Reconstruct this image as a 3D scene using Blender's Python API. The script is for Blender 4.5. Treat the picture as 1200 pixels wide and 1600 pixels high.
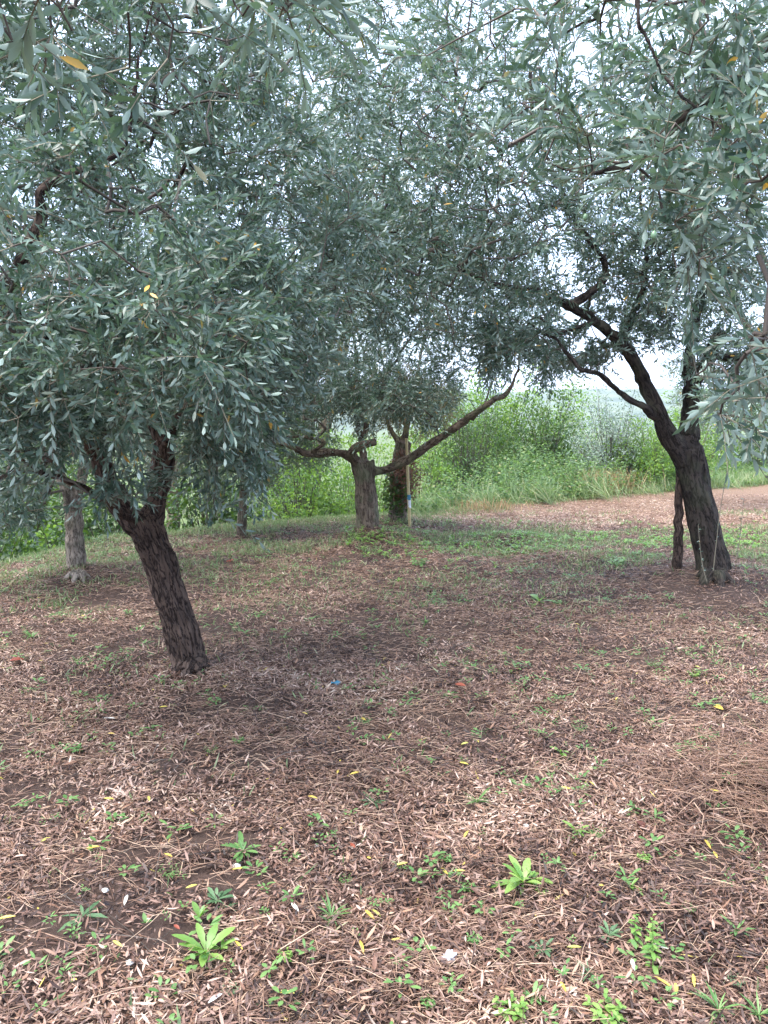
import bpy, math, random
import numpy as np
from mathutils import Vector, noise
R = math.radians
for o in list(bpy.data.objects): bpy.data.objects.remove(o)
S = bpy.context.scene
COL = S.collection
rng = np.random.default_rng(7)

# ---------------------------------------------------------------- camera, sky, sun, exposure
CAMZ, PITCH, F = 1.5, R(6.65), 1200.0
cam = bpy.data.cameras.new('camera'); cam.sensor_fit = 'VERTICAL'; cam.sensor_height = 36; cam.lens = 27
cam.clip_start = 0.05; cam.clip_end = 5000
co = bpy.data.objects.new('camera', cam); COL.objects.link(co)
co.location = (0, 0, CAMZ); co.rotation_euler = (R(90) - PITCH, 0, 0)
S.camera = co
SUN_EL, SUN_AZ = R(66), R(-118)      # azimuth from +Y towards +X
w = bpy.data.worlds.new('World'); S.world = w; w.use_nodes = True
nt = w.node_tree; bg = nt.nodes['Background']
sky = nt.nodes.new('ShaderNodeTexSky'); sky.sky_type = 'NISHITA'; sky.sun_disc = False
sky.sun_elevation = SUN_EL; sky.sun_rotation = SUN_AZ; sky.dust_density = 3.0; sky.air_density = 1.0; sky.ozone_density = 1.0
tc = nt.nodes.new('ShaderNodeTexCoord'); mp = nt.nodes.new('ShaderNodeMapping'); mp.inputs['Scale'].default_value = (1, 1, 2.2)
nz = nt.nodes.new('ShaderNodeTexNoise'); nz.inputs['Scale'].default_value = 2.6; nz.inputs['Detail'].default_value = 5
rp = nt.nodes.new('ShaderNodeValToRGB'); rp.color_ramp.elements[0].position = .30; rp.color_ramp.elements[1].position = .62
mx = nt.nodes.new('ShaderNodeMix'); mx.data_type = 'RGBA'
mx.inputs['B'].default_value = (5.0, 6.1, 8.5, 1)    # thin bright cloud
nt.links.new(tc.outputs['Generated'], mp.inputs['Vector']); nt.links.new(mp.outputs[0], nz.inputs['Vector'])
nt.links.new(nz.outputs['Fac'], rp.inputs[0]); nt.links.new(rp.outputs[0], mx.inputs['Factor'])
nt.links.new(sky.outputs[0], mx.inputs['A']); nt.links.new(mx.outputs['Result'], bg.inputs[0])
bg.inputs[1].default_value = 0.13
sl = bpy.data.lights.new('sun', 'SUN'); sl.energy = 2.6; sl.angle = R(50); sl.color = (1, .955, .90)
so = bpy.data.objects.new('sun', sl); COL.objects.link(so)
sd = Vector((math.sin(SUN_AZ) * math.cos(SUN_EL), math.cos(SUN_AZ) * math.cos(SUN_EL), math.sin(SUN_EL)))
so.rotation_euler = sd.to_track_quat('Z', 'Y').to_euler(); so.location = (0, 0, 30)
S.view_settings.view_transform = 'Standard'; S.view_settings.look = 'None'; S.view_settings.gamma = 1
S.view_settings.exposure = 1.97
S.render.resolution_x, S.render.resolution_y = 768, 1024
S.render.engine = 'CYCLES'
S.cycles.max_bounces = 7; S.cycles.diffuse_bounces = 4; S.cycles.transmission_bounces = 5; S.cycles.glossy_bounces = 2

# ---------------------------------------------------------------- helpers
cp, sp_ = math.cos(PITCH), math.sin(PITCH)
def P(px, py, d):
    a = (px - 600) / F; b = (800 - py) / F
    y = cp + b * sp_; z = b * cp - sp_
    return np.array([a * d / y, d, CAMZ + z * d / y])
def proj(p):
    p = np.atleast_2d(p); x = p[:, 0]; y = p[:, 1]; z = p[:, 2] - CAMZ
    dep = y * cp - z * sp_; up = y * sp_ + z * cp
    dep = np.where(dep < .05, .05, dep)
    return 600 + F * x / dep, 800 - F * up / dep, y * cp - z * sp_
def vnoise(x, y, s, seed=0):
    """smooth value noise, vectorised"""
    x = np.asarray(x) / s + seed * 17.3; y = np.asarray(y) / s + seed * 9.1
    xi = np.floor(x).astype(np.int64); yi = np.floor(y).astype(np.int64)
    fx = x - xi; fy = y - yi; fx = fx * fx * (3 - 2 * fx); fy = fy * fy * (3 - 2 * fy)
    def h(a, b):
        v = np.sin(a * 127.1 + b * 311.7 + seed * 74.7) * 43758.5453
        return v - np.floor(v)
    return (h(xi, yi) * (1 - fx) + h(xi + 1, yi) * fx) * (1 - fy) + (h(xi, yi + 1) * (1 - fx) + h(xi + 1, yi + 1) * fx) * fy
def sstep(a, b, x):
    t = np.clip((np.asarray(x) - a) / (b - a), 0, 1); return t * t * (3 - 2 * t)
def edge(x):   # where the terrace ends (y as a function of x)
    return np.interp(x, [-30, -8, -5.2, -4.2, -3.8, -2, 0, 1.5, 3, 9, 30], [3, 6.2, 7.4, 8.3, 9.6, 11.2, 12.0, 13.3, 14.3, 18.4, 30])
MOUNDS = [(3.05, 6.95, .14, .85), (-.15, 9.55, .15, .65), (-1.0, 4.3, .06, .5), (-2.9, 7.25, .10, .55), (.9, 7.9, .05, .5), (1.9, 8.3, .06, .45), (1.6, 9.6, .07, .5), (.2, 11.6, .05, .6)]
def terrain(x, y):
    x = np.asarray(x, float); y = np.asarray(y, float)
    z = .05 * (vnoise(x, y, 1.7, 1) - .5) + .03 * (vnoise(x, y, .55, 2) - .5)
    near = np.exp(-((x / 14) ** 2 + ((y - 6) / 14) ** 2))
    z += .028 * (vnoise(x, y, .16, 3) - .5) * near + .012 * (vnoise(x, y, .07, 4) - .5) * near
    for mx_, my, h, r in MOUNDS: z += h * np.exp(-((x - mx_) ** 2 + (y - my) ** 2) / (r * r))
    e = y - edge(x)
    z -= 1.3 * sstep(0, 3.2, e) * (1 - sstep(.5, 3, x))
    z -= .06 * np.clip(-3.5 - x, 0, 6)
    z -= 7 * sstep(16, 120, y) * sstep(1, 30, e) + 3 * sstep(10, 60, -x)
    z += 1.2 * (vnoise(x, y, 60, 5) - .5) * sstep(40, 150, np.hypot(x, y))
    return z
def G(px, py):
    d = 5.0
    lo, hi = .5, 60.
    for _ in range(40):
        d = (lo + hi) / 2; p = P(px, py, d)
        if p[2] > terrain(p[0], p[1]): lo = d
        else: hi = d
    p = P(px, py, d); p[2] = terrain(p[0], p[1]); return p
def tag(o, label=None, cat=None, group=None, kind=None):
    if label: o['label'] = label
    if cat: o['category'] = cat
    if group: o['group'] = group
    if kind: o['kind'] = kind
    return o
def empty(name, loc, label, cat, group=None):
    o = bpy.data.objects.new(name, None); COL.objects.link(o); o.location = [float(v) for v in loc]
    o.empty_display_size = .1
    return tag(o, label, cat, group)
def link(name, me, mat, parent=None, loc=None):
    o = bpy.data.objects.new(name, me); COL.objects.link(o)
    if mat: me.materials.append(mat)
    if parent is not None:
        o.parent = parent
        o.location = -parent.location if loc is None else loc      # mesh data is written in world coordinates
    elif loc is not None: o.location = loc
    return o
def mesh_np(name, V, Fc, attrs=None, smooth=True):
    """V (n,3), Fc (m,k) uniform faces, attrs {name: (n,) or (n,3)}"""
    me = bpy.data.meshes.new(name); V = np.asarray(V, np.float32); Fc = np.asarray(Fc, np.int32)
    m, k = Fc.shape
    me.vertices.add(len(V)); me.vertices.foreach_set('co', V.ravel())
    me.loops.add(m * k); me.loops.foreach_set('vertex_index', Fc.ravel())
    me.polygons.add(m); me.polygons.foreach_set('loop_start', np.arange(0, m * k, k, dtype=np.int32))
    me.polygons.foreach_set('use_smooth', np.full(m, smooth, bool))
    for an, av in (attrs or {}).items():
        av = np.asarray(av, np.float32)
        if av.ndim == 1: me.attributes.new(an, 'FLOAT', 'POINT').data.foreach_set('value', av)
        else: me.attributes.new(an, 'FLOAT_VECTOR', 'POINT').data.foreach_set('vector', av.ravel())
    me.update(calc_edges=True)
    return me
def nrm(a): return a / np.maximum(np.linalg.norm(a, axis=-1, keepdims=True), 1e-9)
# outlines: (t along the leaf, half width share)
LANCE = [(0, .0), (.28, .80), (.62, 1.0), (1, 0)]
DIAM = [(0, 0), (.5, 1.0), (1, 0)]
BROAD = [(0, .10), (.15, .16), (.34, .62), (.42, .56), (.56, .95), (.63, .86), (.78, .92), (.85, .72), (.95, .42), (1, 0)]
OVAL = [(0, .05), (.2, .6), (.5, 1), (.8, .75), (1, 0)]
def leaves(B, D, N, L, W, bend=.15, shape=LANCE, fold=0.0, curl=0.0, rnd=None):
    """vectorised leaf blades: base B, direction D, normal N; returns V, F(tris), rnd"""
    n = len(B); D = nrm(D); Sd = nrm(np.cross(D, N)); N = np.cross(Sd, D)
    L = np.broadcast_to(L, (n,)); W = np.broadcast_to(W, (n,)); bend = np.broadcast_to(bend, (n,))
    cols = []; idx = []; k = 0; tri = []
    prev = None
    for (t, hw) in shape:
        c = B + D * (L * t)[:, None] - N * (bend * L * t * t)[:, None]
        if curl: c = c + Sd * (curl * L * math.sin(t * 3) )[:, None]
        if hw < .02:
            cols.append(c); cur = (k,); k += 1
        else:
            off = Sd * (W * .5 * hw)[:, None]; up = N * (fold * W * .5 * hw)[:, None]
            if fold: cols += [c - off + up, c, c + off + up]; cur = (k, k + 1, k + 2); k += 3
            else: cols += [c - off, c + off]; cur = (k, k + 1); k += 2
        if prev is not None:
            if len(prev) == 1 and len(cur) > 1:
                for q in range(len(cur) - 1): tri.append((prev[0], cur[q + 1], cur[q]))
            elif len(cur) == 1:
                for q in range(len(prev) - 1): tri.append((prev[q], prev[q + 1], cur[0]))
            else:
                for q in range(len(cur) - 1): tri += [(prev[q], prev[q + 1], cur[q + 1]), (prev[q], cur[q + 1], cur[q])]
        prev = cur
    V = np.stack(cols, 1).reshape(-1, 3)
    Fc = (np.arange(n)[:, None, None] * k + np.array(tri)[None]).reshape(-1, 3)
    if rnd is None: rnd = rng.random(n)
    return V, Fc, np.repeat(rnd, k)
def cat_mesh(parts):
    Vs, Fs, As = [], [], []; o = 0
    for V, Fc, A in parts:
        Vs.append(V); Fs.append(Fc + o); As.append(A); o += len(V)
    return np.concatenate(Vs), np.concatenate(Fs), np.concatenate(As)
def rand_dir(n): return nrm(rng.normal(size=(n, 3)))
def sticks(A, M, Bp, r0, r1, rnd=None):
    """three-sided two-segment tubes through A, M, B; arrays"""
    n = len(A); D = nrm(Bp - A); u = nrm(np.cross(D, rand_dir(n))); v = np.cross(D, u)
    r0 = np.broadcast_to(r0, (n,)); r1 = np.broadcast_to(r1, (n,))
    cols = []
    for c, r in ((A, r0), (M, (r0 + r1) / 2), (Bp, r1)):
        for q in range(3):
            a = q * 2.0944; cols.append(c + (u * math.cos(a) + v * math.sin(a)) * r[:, None])
    tri = []
    for s in (0, 3):
        for q in range(3):
            a, b = s + q, s + (q + 1) % 3; tri += [(a, b, b + 3), (a, b + 3, a + 3)]
    V = np.stack(cols, 1).reshape(-1, 3)
    Fc = (np.arange(n)[:, None, None] * 9 + np.array(tri)[None]).reshape(-1, 3)
    return V, Fc, np.repeat(rng.random(n) if rnd is None else rnd, 9)
def spline(pts, step):
    """Catmull-Rom through rows (x,y,z,r)"""
    pts = np.asarray(pts, float); q = np.vstack([2 * pts[0] - pts[1], pts, 2 * pts[-1] - pts[-2]]); out = []
    for i in range(1, len(q) - 2):
        n = max(1, int(np.linalg.norm(q[i + 1][:3] - q[i][:3]) / step))
        for j in range(n):
            t = j / n
            out.append(.5 * ((2 * q[i]) + (-q[i - 1] + q[i + 1]) * t + (2 * q[i - 1] - 5 * q[i] + 4 * q[i + 1] - q[i + 2]) * t * t + (-q[i - 1] + 3 * q[i] - 3 * q[i + 1] + q[i + 2]) * t ** 3))
    out.append(pts[-1]); return np.array(out)
def tube(path, k=8, cap=True):
    """path rows (x,y,z,r) -> V, tris"""
    path = np.asarray(path); n = len(path); T = np.gradient(path[:, :3], axis=0); T = nrm(T)
    u = np.cross(T[0], [0.3, 1, .2]); u /= np.linalg.norm(u); V = []
    for i in range(n):
        u = u - T[i] * np.dot(u, T[i]); u /= max(np.linalg.norm(u), 1e-9); v = np.cross(T[i], u)
        a = np.arange(k) * 2 * math.pi / k
        V.append(path[i, :3] + (np.cos(a)[:, None] * u + np.sin(a)[:, None] * v) * path[i, 3])
    V = np.concatenate(V); tri = []
    for i in range(n - 1):
        for j in range(k):
            a, b = i * k + j, i * k + (j + 1) % k; tri += [(a, b, b + k), (a, b + k, a + k)]
    if cap:
        V = np.vstack([V, path[0, :3], path[-1, :3]]); c0, c1 = n * k, n * k + 1
        for j in range(k): tri += [(c0, (j + 1) % k, j), (c1, (n - 1) * k + j, (n - 1) * k + (j + 1) % k)]
    return V, np.array(tri)

# ---------------------------------------------------------------- materials
def new_mat(name):
    m = bpy.data.materials.new(name); m.use_nodes = True; t = m.node_tree
    return m, t, t.nodes['Principled BSDF'], t.nodes['Material Output']
def ramp(t, stops, inp, interp='LINEAR'):
    r = t.nodes.new('ShaderNodeValToRGB'); e = r.color_ramp; e.interpolation = interp
    while len(e.elements) < len(stops): e.elements.new(.5)
    for el, (p, c) in zip(e.elements, stops): el.position = p; el.color = (*c, 1)
    t.links.new(inp, r.inputs[0]); return r.outputs[0]
def attr(t, name, out='Fac'):
    a = t.nodes.new('ShaderNodeAttribute'); a.attribute_name = name; return a.outputs[out]
def leaf_mat(name, stops, under=None, trans=.3, rough=.42, spec=.5, tcol=None):
    m, t, b, out = new_mat(name)
    c = ramp(t, stops, attr(t, 'rnd'))
    if under:
        g = t.nodes.new('ShaderNodeNewGeometry'); m2 = t.nodes.new('ShaderNodeMix'); m2.data_type = 'RGBA'
        t.links.new(g.outputs['Backfacing'], m2.inputs['Factor']); t.links.new(c, m2.inputs['A'])
        c2 = ramp(t, under, attr(t, 'rnd')); t.links.new(c2, m2.inputs['B']); cc = m2.outputs['Result']
    else: cc = c
    t.links.new(cc, b.inputs['Base Color']); b.inputs['Roughness'].default_value = rough
    b.inputs['Specular IOR Level'].default_value = spec
    tr = t.nodes.new('ShaderNodeBsdfTranslucent'); ms = t.nodes.new('ShaderNodeMixShader'); ms.inputs[0].default_value = trans
    if tcol: tr.inputs[0].default_value = (*tcol, 1)
    else: t.links.new(c, tr.inputs[0])
    t.links.new(b.outputs[0], ms.inputs[1]); t.links.new(tr.outputs[0], ms.inputs[2]); t.links.new(ms.outputs[0], out.inputs[0])
    return m
OLIVE = leaf_mat('olive_leaf', [(0, (.012, .030, .021)), (.5, (.050, .092, .068)), (.955, (.15, .215, .16)), (.985, (.12, .16, .08)), (.997, (.55, .30, .03))],
                 under=[(0, (.12, .18, .15)), (.95, (.32, .40, .34)), (.997, (.5, .30, .05))], trans=.2, rough=.40, tcol=(.15, .26, .12))
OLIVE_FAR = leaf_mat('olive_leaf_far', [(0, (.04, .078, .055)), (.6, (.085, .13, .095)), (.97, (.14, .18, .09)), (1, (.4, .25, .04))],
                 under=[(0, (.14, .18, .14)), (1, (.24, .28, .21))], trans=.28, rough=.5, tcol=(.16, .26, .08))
OLIVE_DRY = leaf_mat('olive_leaf_autumn', [(0, (.07, .10, .05)), (.5, (.12, .14, .06)), (.85, (.25, .17, .05)), (1, (.42, .22, .05))],
                 under=[(0, (.16, .18, .12)), (1, (.3, .24, .12))], trans=.3, rough=.55, tcol=(.28, .24, .07))
BUSH_DARK = leaf_mat('broad_leaf_dark', [(0, (.02, .05, .012)), (.7, (.035, .08, .018)), (1, (.12, .18, .02))], trans=.25, tcol=(.14, .26, .03), rough=.45)
BUSH_LIME = leaf_mat('broad_leaf_lime', [(0, (.035, .085, .02)), (.5, (.09, .18, .04)), (1, (.22, .29, .06))], trans=.4, tcol=(.28, .46, .06), rough=.5)
WEED_MID = leaf_mat('weed_leaf', [(0, (.035, .08, .03)), (.5, (.09, .17, .055)), (.88, (.17, .25, .08)), (1, (.33, .27, .13))], trans=.35, tcol=(.25, .42, .10), rough=.55)
SHRUB_GREY = leaf_mat('shrub_leaf_grey', [(0, (.13, .18, .14)), (1, (.28, .33, .28))], trans=.25, tcol=(.2, .3, .18), rough=.6)
DRYGRASS = leaf_mat('dry_grass', [(0, (.20, .12, .06)), (.5, (.36, .23, .12)), (1, (.52, .38, .20))], trans=.25, tcol=(.5, .35, .18), rough=.6)
RUSTLEAF = leaf_mat('dead_leaf_rust', [(0, (.10, .045, .025)), (1, (.26, .12, .07))], trans=.2, tcol=(.25, .11, .05), rough=.6)
LITTER = leaf_mat('litter_leaf', [(0, (.022, .013, .011)), (.28, (.058, .030, .021)), (.55, (.170, .088, .058)), (.76, (.31, .180, .112)), (.91, (.42, .30, .205)), (.975, (.56, .45, .36)), (1, (.46, .36, .08))],
                  under=[(0, (.06, .035, .028)), (.5, (.26, .155, .115)), (1, (.58, .42, .33))], trans=.08, rough=.5, spec=.4)
STRAW = leaf_mat('straw', [(0, (.10, .052, .034)), (.5, (.27, .155, .10)), (1, (.54, .38, .26))], trans=0.0, rough=.55)
GRASS = leaf_mat('grass_blade', [(0, (.07, .13, .055)), (.45, (.16, .24, .10)), (.75, (.30, .35, .19)), (1, (.50, .42, .26))], trans=.3, tcol=(.28, .42, .12), rough=.5)
LIME = leaf_mat('seedling_lime', [(0, (.10, .22, .045)), (1, (.24, .35, .09))], trans=.3, tcol=(.3, .6, .08), rough=.4)
MIDG = leaf_mat('seedling_green', [(0, (.07, .17, .045)), (1, (.17, .29, .09))], trans=.3, tcol=(.2, .42, .1), rough=.45)
DARKG = leaf_mat('seedling_dark', [(0, (.05, .11, .045)), (1, (.11, .19, .085))], trans=.2, tcol=(.12, .25, .1), rough=.5)
YELLOW = leaf_mat('yellow_leaf', [(0, (.50, .34, .06)), (.5, (.60, .48, .10)), (1, (.42, .42, .10))], trans=.2, tcol=(.6, .5, .08), rough=.4)
PALE = leaf_mat('pale_leaf', [(0, (.5, .46, .38)), (1, (.66, .62, .55))], trans=.1, rough=.5)
RED = leaf_mat('red_leaf', [(0, (.22, .05, .03)), (1, (.30, .08, .04))], trans=.2, tcol=(.5, .08, .03), rough=.5)
BROWNL = leaf_mat('brown_leaf', [(0, (.10, .035, .022)), (1, (.17, .06, .035))], trans=.1, rough=.5)
def bark_mat(name, dark, mid, light, sc=1.0, moss=0.0, bump=.6, lightpos=.78):
    m, t, b, out = new_mat(name); N = t.nodes; Lk = t.links
    v = attr(t, 'bark', 'Vector')
    mp = N.new('ShaderNodeMapping'); mp.inputs['Scale'].default_value = (40 * sc, 40 * sc, 9 * sc); Lk.new(v, mp.inputs[0])
    wn = N.new('ShaderNodeTexNoise'); wn.inputs['Scale'].default_value = 1.1; wn.inputs['Detail'].default_value = 4; Lk.new(mp.outputs[0], wn.inputs[0])
    vm = N.new('ShaderNodeVectorMath'); vm.operation = 'SCALE'; vm.inputs['Scale'].default_value = 1.6; Lk.new(wn.outputs['Color'], vm.inputs[0])
    va = N.new('ShaderNodeVectorMath'); Lk.new(mp.outputs[0], va.inputs[0]); Lk.new(vm.outputs[0], va.inputs[1])
    vo = N.new('ShaderNodeTexNoise'); vo.inputs['Scale'].default_value = .8; vo.inputs['Detail'].default_value = 4; Lk.new(va.outputs[0], vo.inputs['Vector'])
    mp2 = N.new('ShaderNodeMapping'); mp2.inputs['Scale'].default_value = (120 * sc, 120 * sc, 36 * sc); Lk.new(v, mp2.inputs[0])
    n2 = N.new('ShaderNodeTexNoise'); n2.inputs['Detail'].default_value = 6; n2.inputs['Roughness'].default_value = .65; n2.inputs['Scale'].default_value = 1; Lk.new(mp2.outputs[0], n2.inputs[0])
    n3 = N.new('ShaderNodeTexNoise'); n3.inputs['Scale'].default_value = 9; n3.inputs['Detail'].default_value = 4; Lk.new(v, n3.inputs[0])
    mr = N.new('ShaderNodeMapRange'); s1 = N.new('ShaderNodeMath'); s1.operation = 'SUBTRACT'; s1.inputs[1].default_value = .5; Lk.new(vo.outputs['Fac'], s1.inputs[0]); s2 = N.new('ShaderNodeMath'); s2.operation = 'ABSOLUTE'; Lk.new(s1.outputs[0], s2.inputs[0]); mr.inputs['From Min'].default_value = .004; mr.inputs['From Max'].default_value = .065; Lk.new(s2.outputs[0], mr.inputs[0])
    ad = N.new('ShaderNodeMath'); ad.operation = 'MULTIPLY_ADD'; ad.inputs[1].default_value = .55; Lk.new(mr.outputs[0], ad.inputs[0]); 
    m2 = N.new('ShaderNodeMath'); m2.operation = 'MULTIPLY'; m2.inputs[1].default_value = .75; Lk.new(n2.outputs['Fac'], m2.inputs[0]); Lk.new(m2.outputs[0], ad.inputs[2])
    c = ramp(t, [(.2, dark), (.52, mid), (lightpos, light)], ad.outputs[0])
    mx = N.new('ShaderNodeMix'); mx.data_type = 'RGBA'; mx.blend_type = 'MULTIPLY'; mx.inputs['Factor'].default_value = .75
    c3 = ramp(t, [(.35, (.45, .42, .40)), (.65, (1.15, 1.1, 1.05))], n3.outputs['Fac']); Lk.new(c, mx.inputs['A']); Lk.new(c3, mx.inputs['B'])
    last = mx.outputs['Result']
    if moss:
        n4 = N.new('ShaderNodeTexNoise'); n4.inputs['Scale'].default_value = 5; n4.inputs['Detail'].default_value = 8; Lk.new(v, n4.inputs[0])
        f = ramp(t, [(.5, (0, 0, 0)), (.62, (moss, moss, moss))], n4.outputs['Fac'])
        mm = N.new('ShaderNodeMix'); mm.data_type = 'RGBA'; mm.inputs['B'].default_value = (.16, .19, .10, 1); Lk.new(f, mm.inputs['Factor']); Lk.new(last, mm.inputs['A']); last = mm.outputs['Result']
    Lk.new(last, b.inputs['Base Color']); b.inputs['Roughness'].default_value = .85; b.inputs['Specular IOR Level'].default_value = .25
    bp = N.new('ShaderNodeBump'); bp.inputs['Strength'].default_value = bump; bp.inputs['Distance'].default_value = .012; Lk.new(ad.outputs[0], bp.inputs['Height']); Lk.new(bp.outputs[0], b.inputs['Normal'])
    return m
BARK = bark_mat('bark_dark_brown', (.008, .006, .005), (.036, .022, .017), (.115, .08, .062), 1.25, 0, 1.0, .9)
BARK_BLACK = bark_mat('bark_blackish', (.007, .006, .005), (.021, .016, .013), (.062, .049, .040), 1.0, .12, .9, .9)
BARK_PALE = bark_mat('bark_pale_grey', (.035, .026, .02), (.16, .13, .105), (.34, .29, .24), 1.0, .2, .9)
BARK_GREY = bark_mat('bark_grey_brown', (.02, .014, .011), (.085, .06, .045), (.19, .15, .115), 1.0, .4, .9, .9)
BRANCH = leaf_mat('branch_bark', [(0, (.06, .048, .04)), (1, (.15, .125, .105))], trans=0, rough=.8, spec=.2)
TWIG = leaf_mat('twig', [(0, (.12, .105, .075)), (1, (.27, .24, .17))], trans=0, rough=.7, spec=.2)

# ---------------------------------------------------------------- trees
def bark_finish(me, paths, amp, fscale):
    """give every vertex its place along and around the limb it belongs to, then press fissures into the surface"""
    n = len(me.vertices); V = np.empty(n * 3, np.float32); me.vertices.foreach_get('co', V); V = V.reshape(-1, 3).astype(float)
    Nn = np.empty(n * 3, np.float32); me.vertex_normals.foreach_get('vector', Nn); Nn = Nn.reshape(-1, 3)
    allp = []; allL = []; allT = []; allR = []
    for i, p in enumerate(paths):
        L = np.r_[0, np.cumsum(np.linalg.norm(np.diff(p[:, :3], axis=0), axis=1))]
        allp.append(p[:, :3]); allL.append(L + i * 3.7); allT.append(nrm(np.gradient(p[:, :3], axis=0))); allR.append(p[:, 3])
    AP = np.concatenate(allp); AL = np.concatenate(allL); AT = np.concatenate(allT); AR = np.concatenate(allR)
    B = np.empty((n, 3)); rr = np.empty(n)
    for s in range(0, n, 4000):
        v = V[s:s + 4000]; d = np.linalg.norm(v[:, None] - AP[None], axis=2) / np.maximum(AR, .02)[None]
        j = d.argmin(1); rel = v - AP[j]; t = (rel * AT[j]).sum(1); rad = rel - AT[j] * t[:, None]
        B[s:s + 4000] = np.c_[rad[:, 0], rad[:, 1] , AL[j] + t]; B[s:s + 4000, 2] += rad[:, 2] * .2; rr[s:s + 4000] = AR[j]
    if amp:
        dsp = np.empty(n)
        for i in range(n):
            b = B[i]; q = Vector((b[0] * fscale, b[1] * fscale, b[2] * fscale * .13))
            q2 = Vector((b[0] * 9, b[1] * 9, b[2] * 3.5))
            dsp[i] = (1 - abs(noise.noise(q)) * 2.6) * .6 + noise.noise(q * 2.3) * .35
            dsp[i] = -dsp[i] * amp * min(1, rr[i] / .08) + noise.noise(q2) * .16 * rr[i]
        V = V + Nn * dsp[:, None]
        me.vertices.foreach_set('co', V.astype(np.float32).ravel())
    me.attributes.new('bark', 'FLOAT_VECTOR', 'POINT').data.foreach_set('vector', B.astype(np.float32).ravel())
    me.polygons.foreach_set('use_smooth', np.ones(len(me.polygons), bool)); me.update()
def fused(name, paths, voxel):
    """join tubes into one continuous skin"""
    Vs, Fs = [], []; o = 0
    for p in paths:
        V, T = tube(p, 14); Vs.append(V); Fs.append(T + o); o += len(V)
    me = mesh_np(name, np.concatenate(Vs), np.concatenate(Fs))
    ob = bpy.data.objects.new('tmp', me); COL.objects.link(ob)
    md = ob.modifiers.new('r', 'REMESH'); md.mode = 'VOXEL'; md.voxel_size = voxel
    ms = ob.modifiers.new('s', 'SMOOTH'); ms.iterations = 3; ms.factor = .6
    dg = bpy.context.evaluated_depsgraph_get(); dg.update()
    out = bpy.data.meshes.new_from_object(ob.evaluated_get(dg)); bpy.data.objects.remove(ob); bpy.data.meshes.remove(me)
    out.name = name; return out
def limb(*rows):
    """rows (px, py, d, r) or numpy world rows"""
    return [np.r_[P(a, b, c), r] for a, b, c, r in rows]
def ell(px, py, d, rx, ry, rd, n):
    k = d / F; return (P(px, py, d), np.array([rx * k, rd, ry * k]), n)
def grow(paths, targets, maxseg=.13, wig=.12):
    """join every target to the nearest limb by a bent branch; radii by the pipe rule"""
    pos = []; par = []; fix = []
    for p in paths:
        for i in range(len(p)):
            pos.append(p[i, :3]); par.append(-1); fix.append(p[i, 3])
    pos = list(pos); arr = np.zeros((len(pos) + len(targets) * 14, 3)); n = len(pos); arr[:n] = pos; n0 = n
    dist = np.min(np.linalg.norm(targets[:, None] - arr[None, :n:3], axis=2), axis=1) if len(targets) else []
    parent = [-1] * n; ends = []; chains = []
    for ti in np.argsort(dist):
        t = targets[ti]; dd = np.linalg.norm(arr[:n] - t, axis=1); dd[n0:] += .05; j = int(dd.argmin()); s = arr[j]
        L = np.linalg.norm(t - s); k = max(2, min(12, int(L / maxseg)))
        a = rand_dir(1)[0] * wig * L; chain = [j]
        for q in range(1, k + 1):
            f = q / k; p = s + (t - s) * f + a * math.sin(f * 3.14) + np.array([0, 0, .10 * L * math.sin(f * 3.14)]) + rand_dir(1)[0] * .012 * (q < k)
            arr[n] = p; parent.append(chain[-1]); chain.append(n); n += 1
            if n >= len(arr) - 2: break
        chains.append(chain); ends.append(chain[-1])
        if n >= len(arr) - 14: break
    cnt = np.zeros(n)
    for e in ends: cnt[e] += 1
    for i in range(n - 1, n0 - 1, -1):
        if parent[i] >= 0: cnt[parent[i]] += cnt[i]
    rad = .0021 * np.maximum(cnt, 1) ** .48
    Vs, Fs, As = [], [], []; o = 0
    for c in chains:
        rr = rad[c].copy(); rr[0] = rr[1]
        V, T = tube(np.c_[arr[c], np.minimum(rr, .035)], 5 if rr[0] > .006 else 4, False)
        Vs.append(V); Fs.append(T + o); As.append(np.full(len(V), rng.random())); o += len(V)
    mesh = (np.concatenate(Vs), np.concatenate(Fs), np.concatenate(As)) if Vs else None
    thin = np.array([i for i in range(n0, n) if cnt[i] <= 3]) if n > n0 else np.array([], int)
    dirs = np.array([arr[i] - arr[parent[i]] for i in thin]) if len(thin) else np.zeros((0, 3))
    return mesh, arr[thin], nrm(dirs) if len(thin) else dirs, arr[ends]
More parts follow.
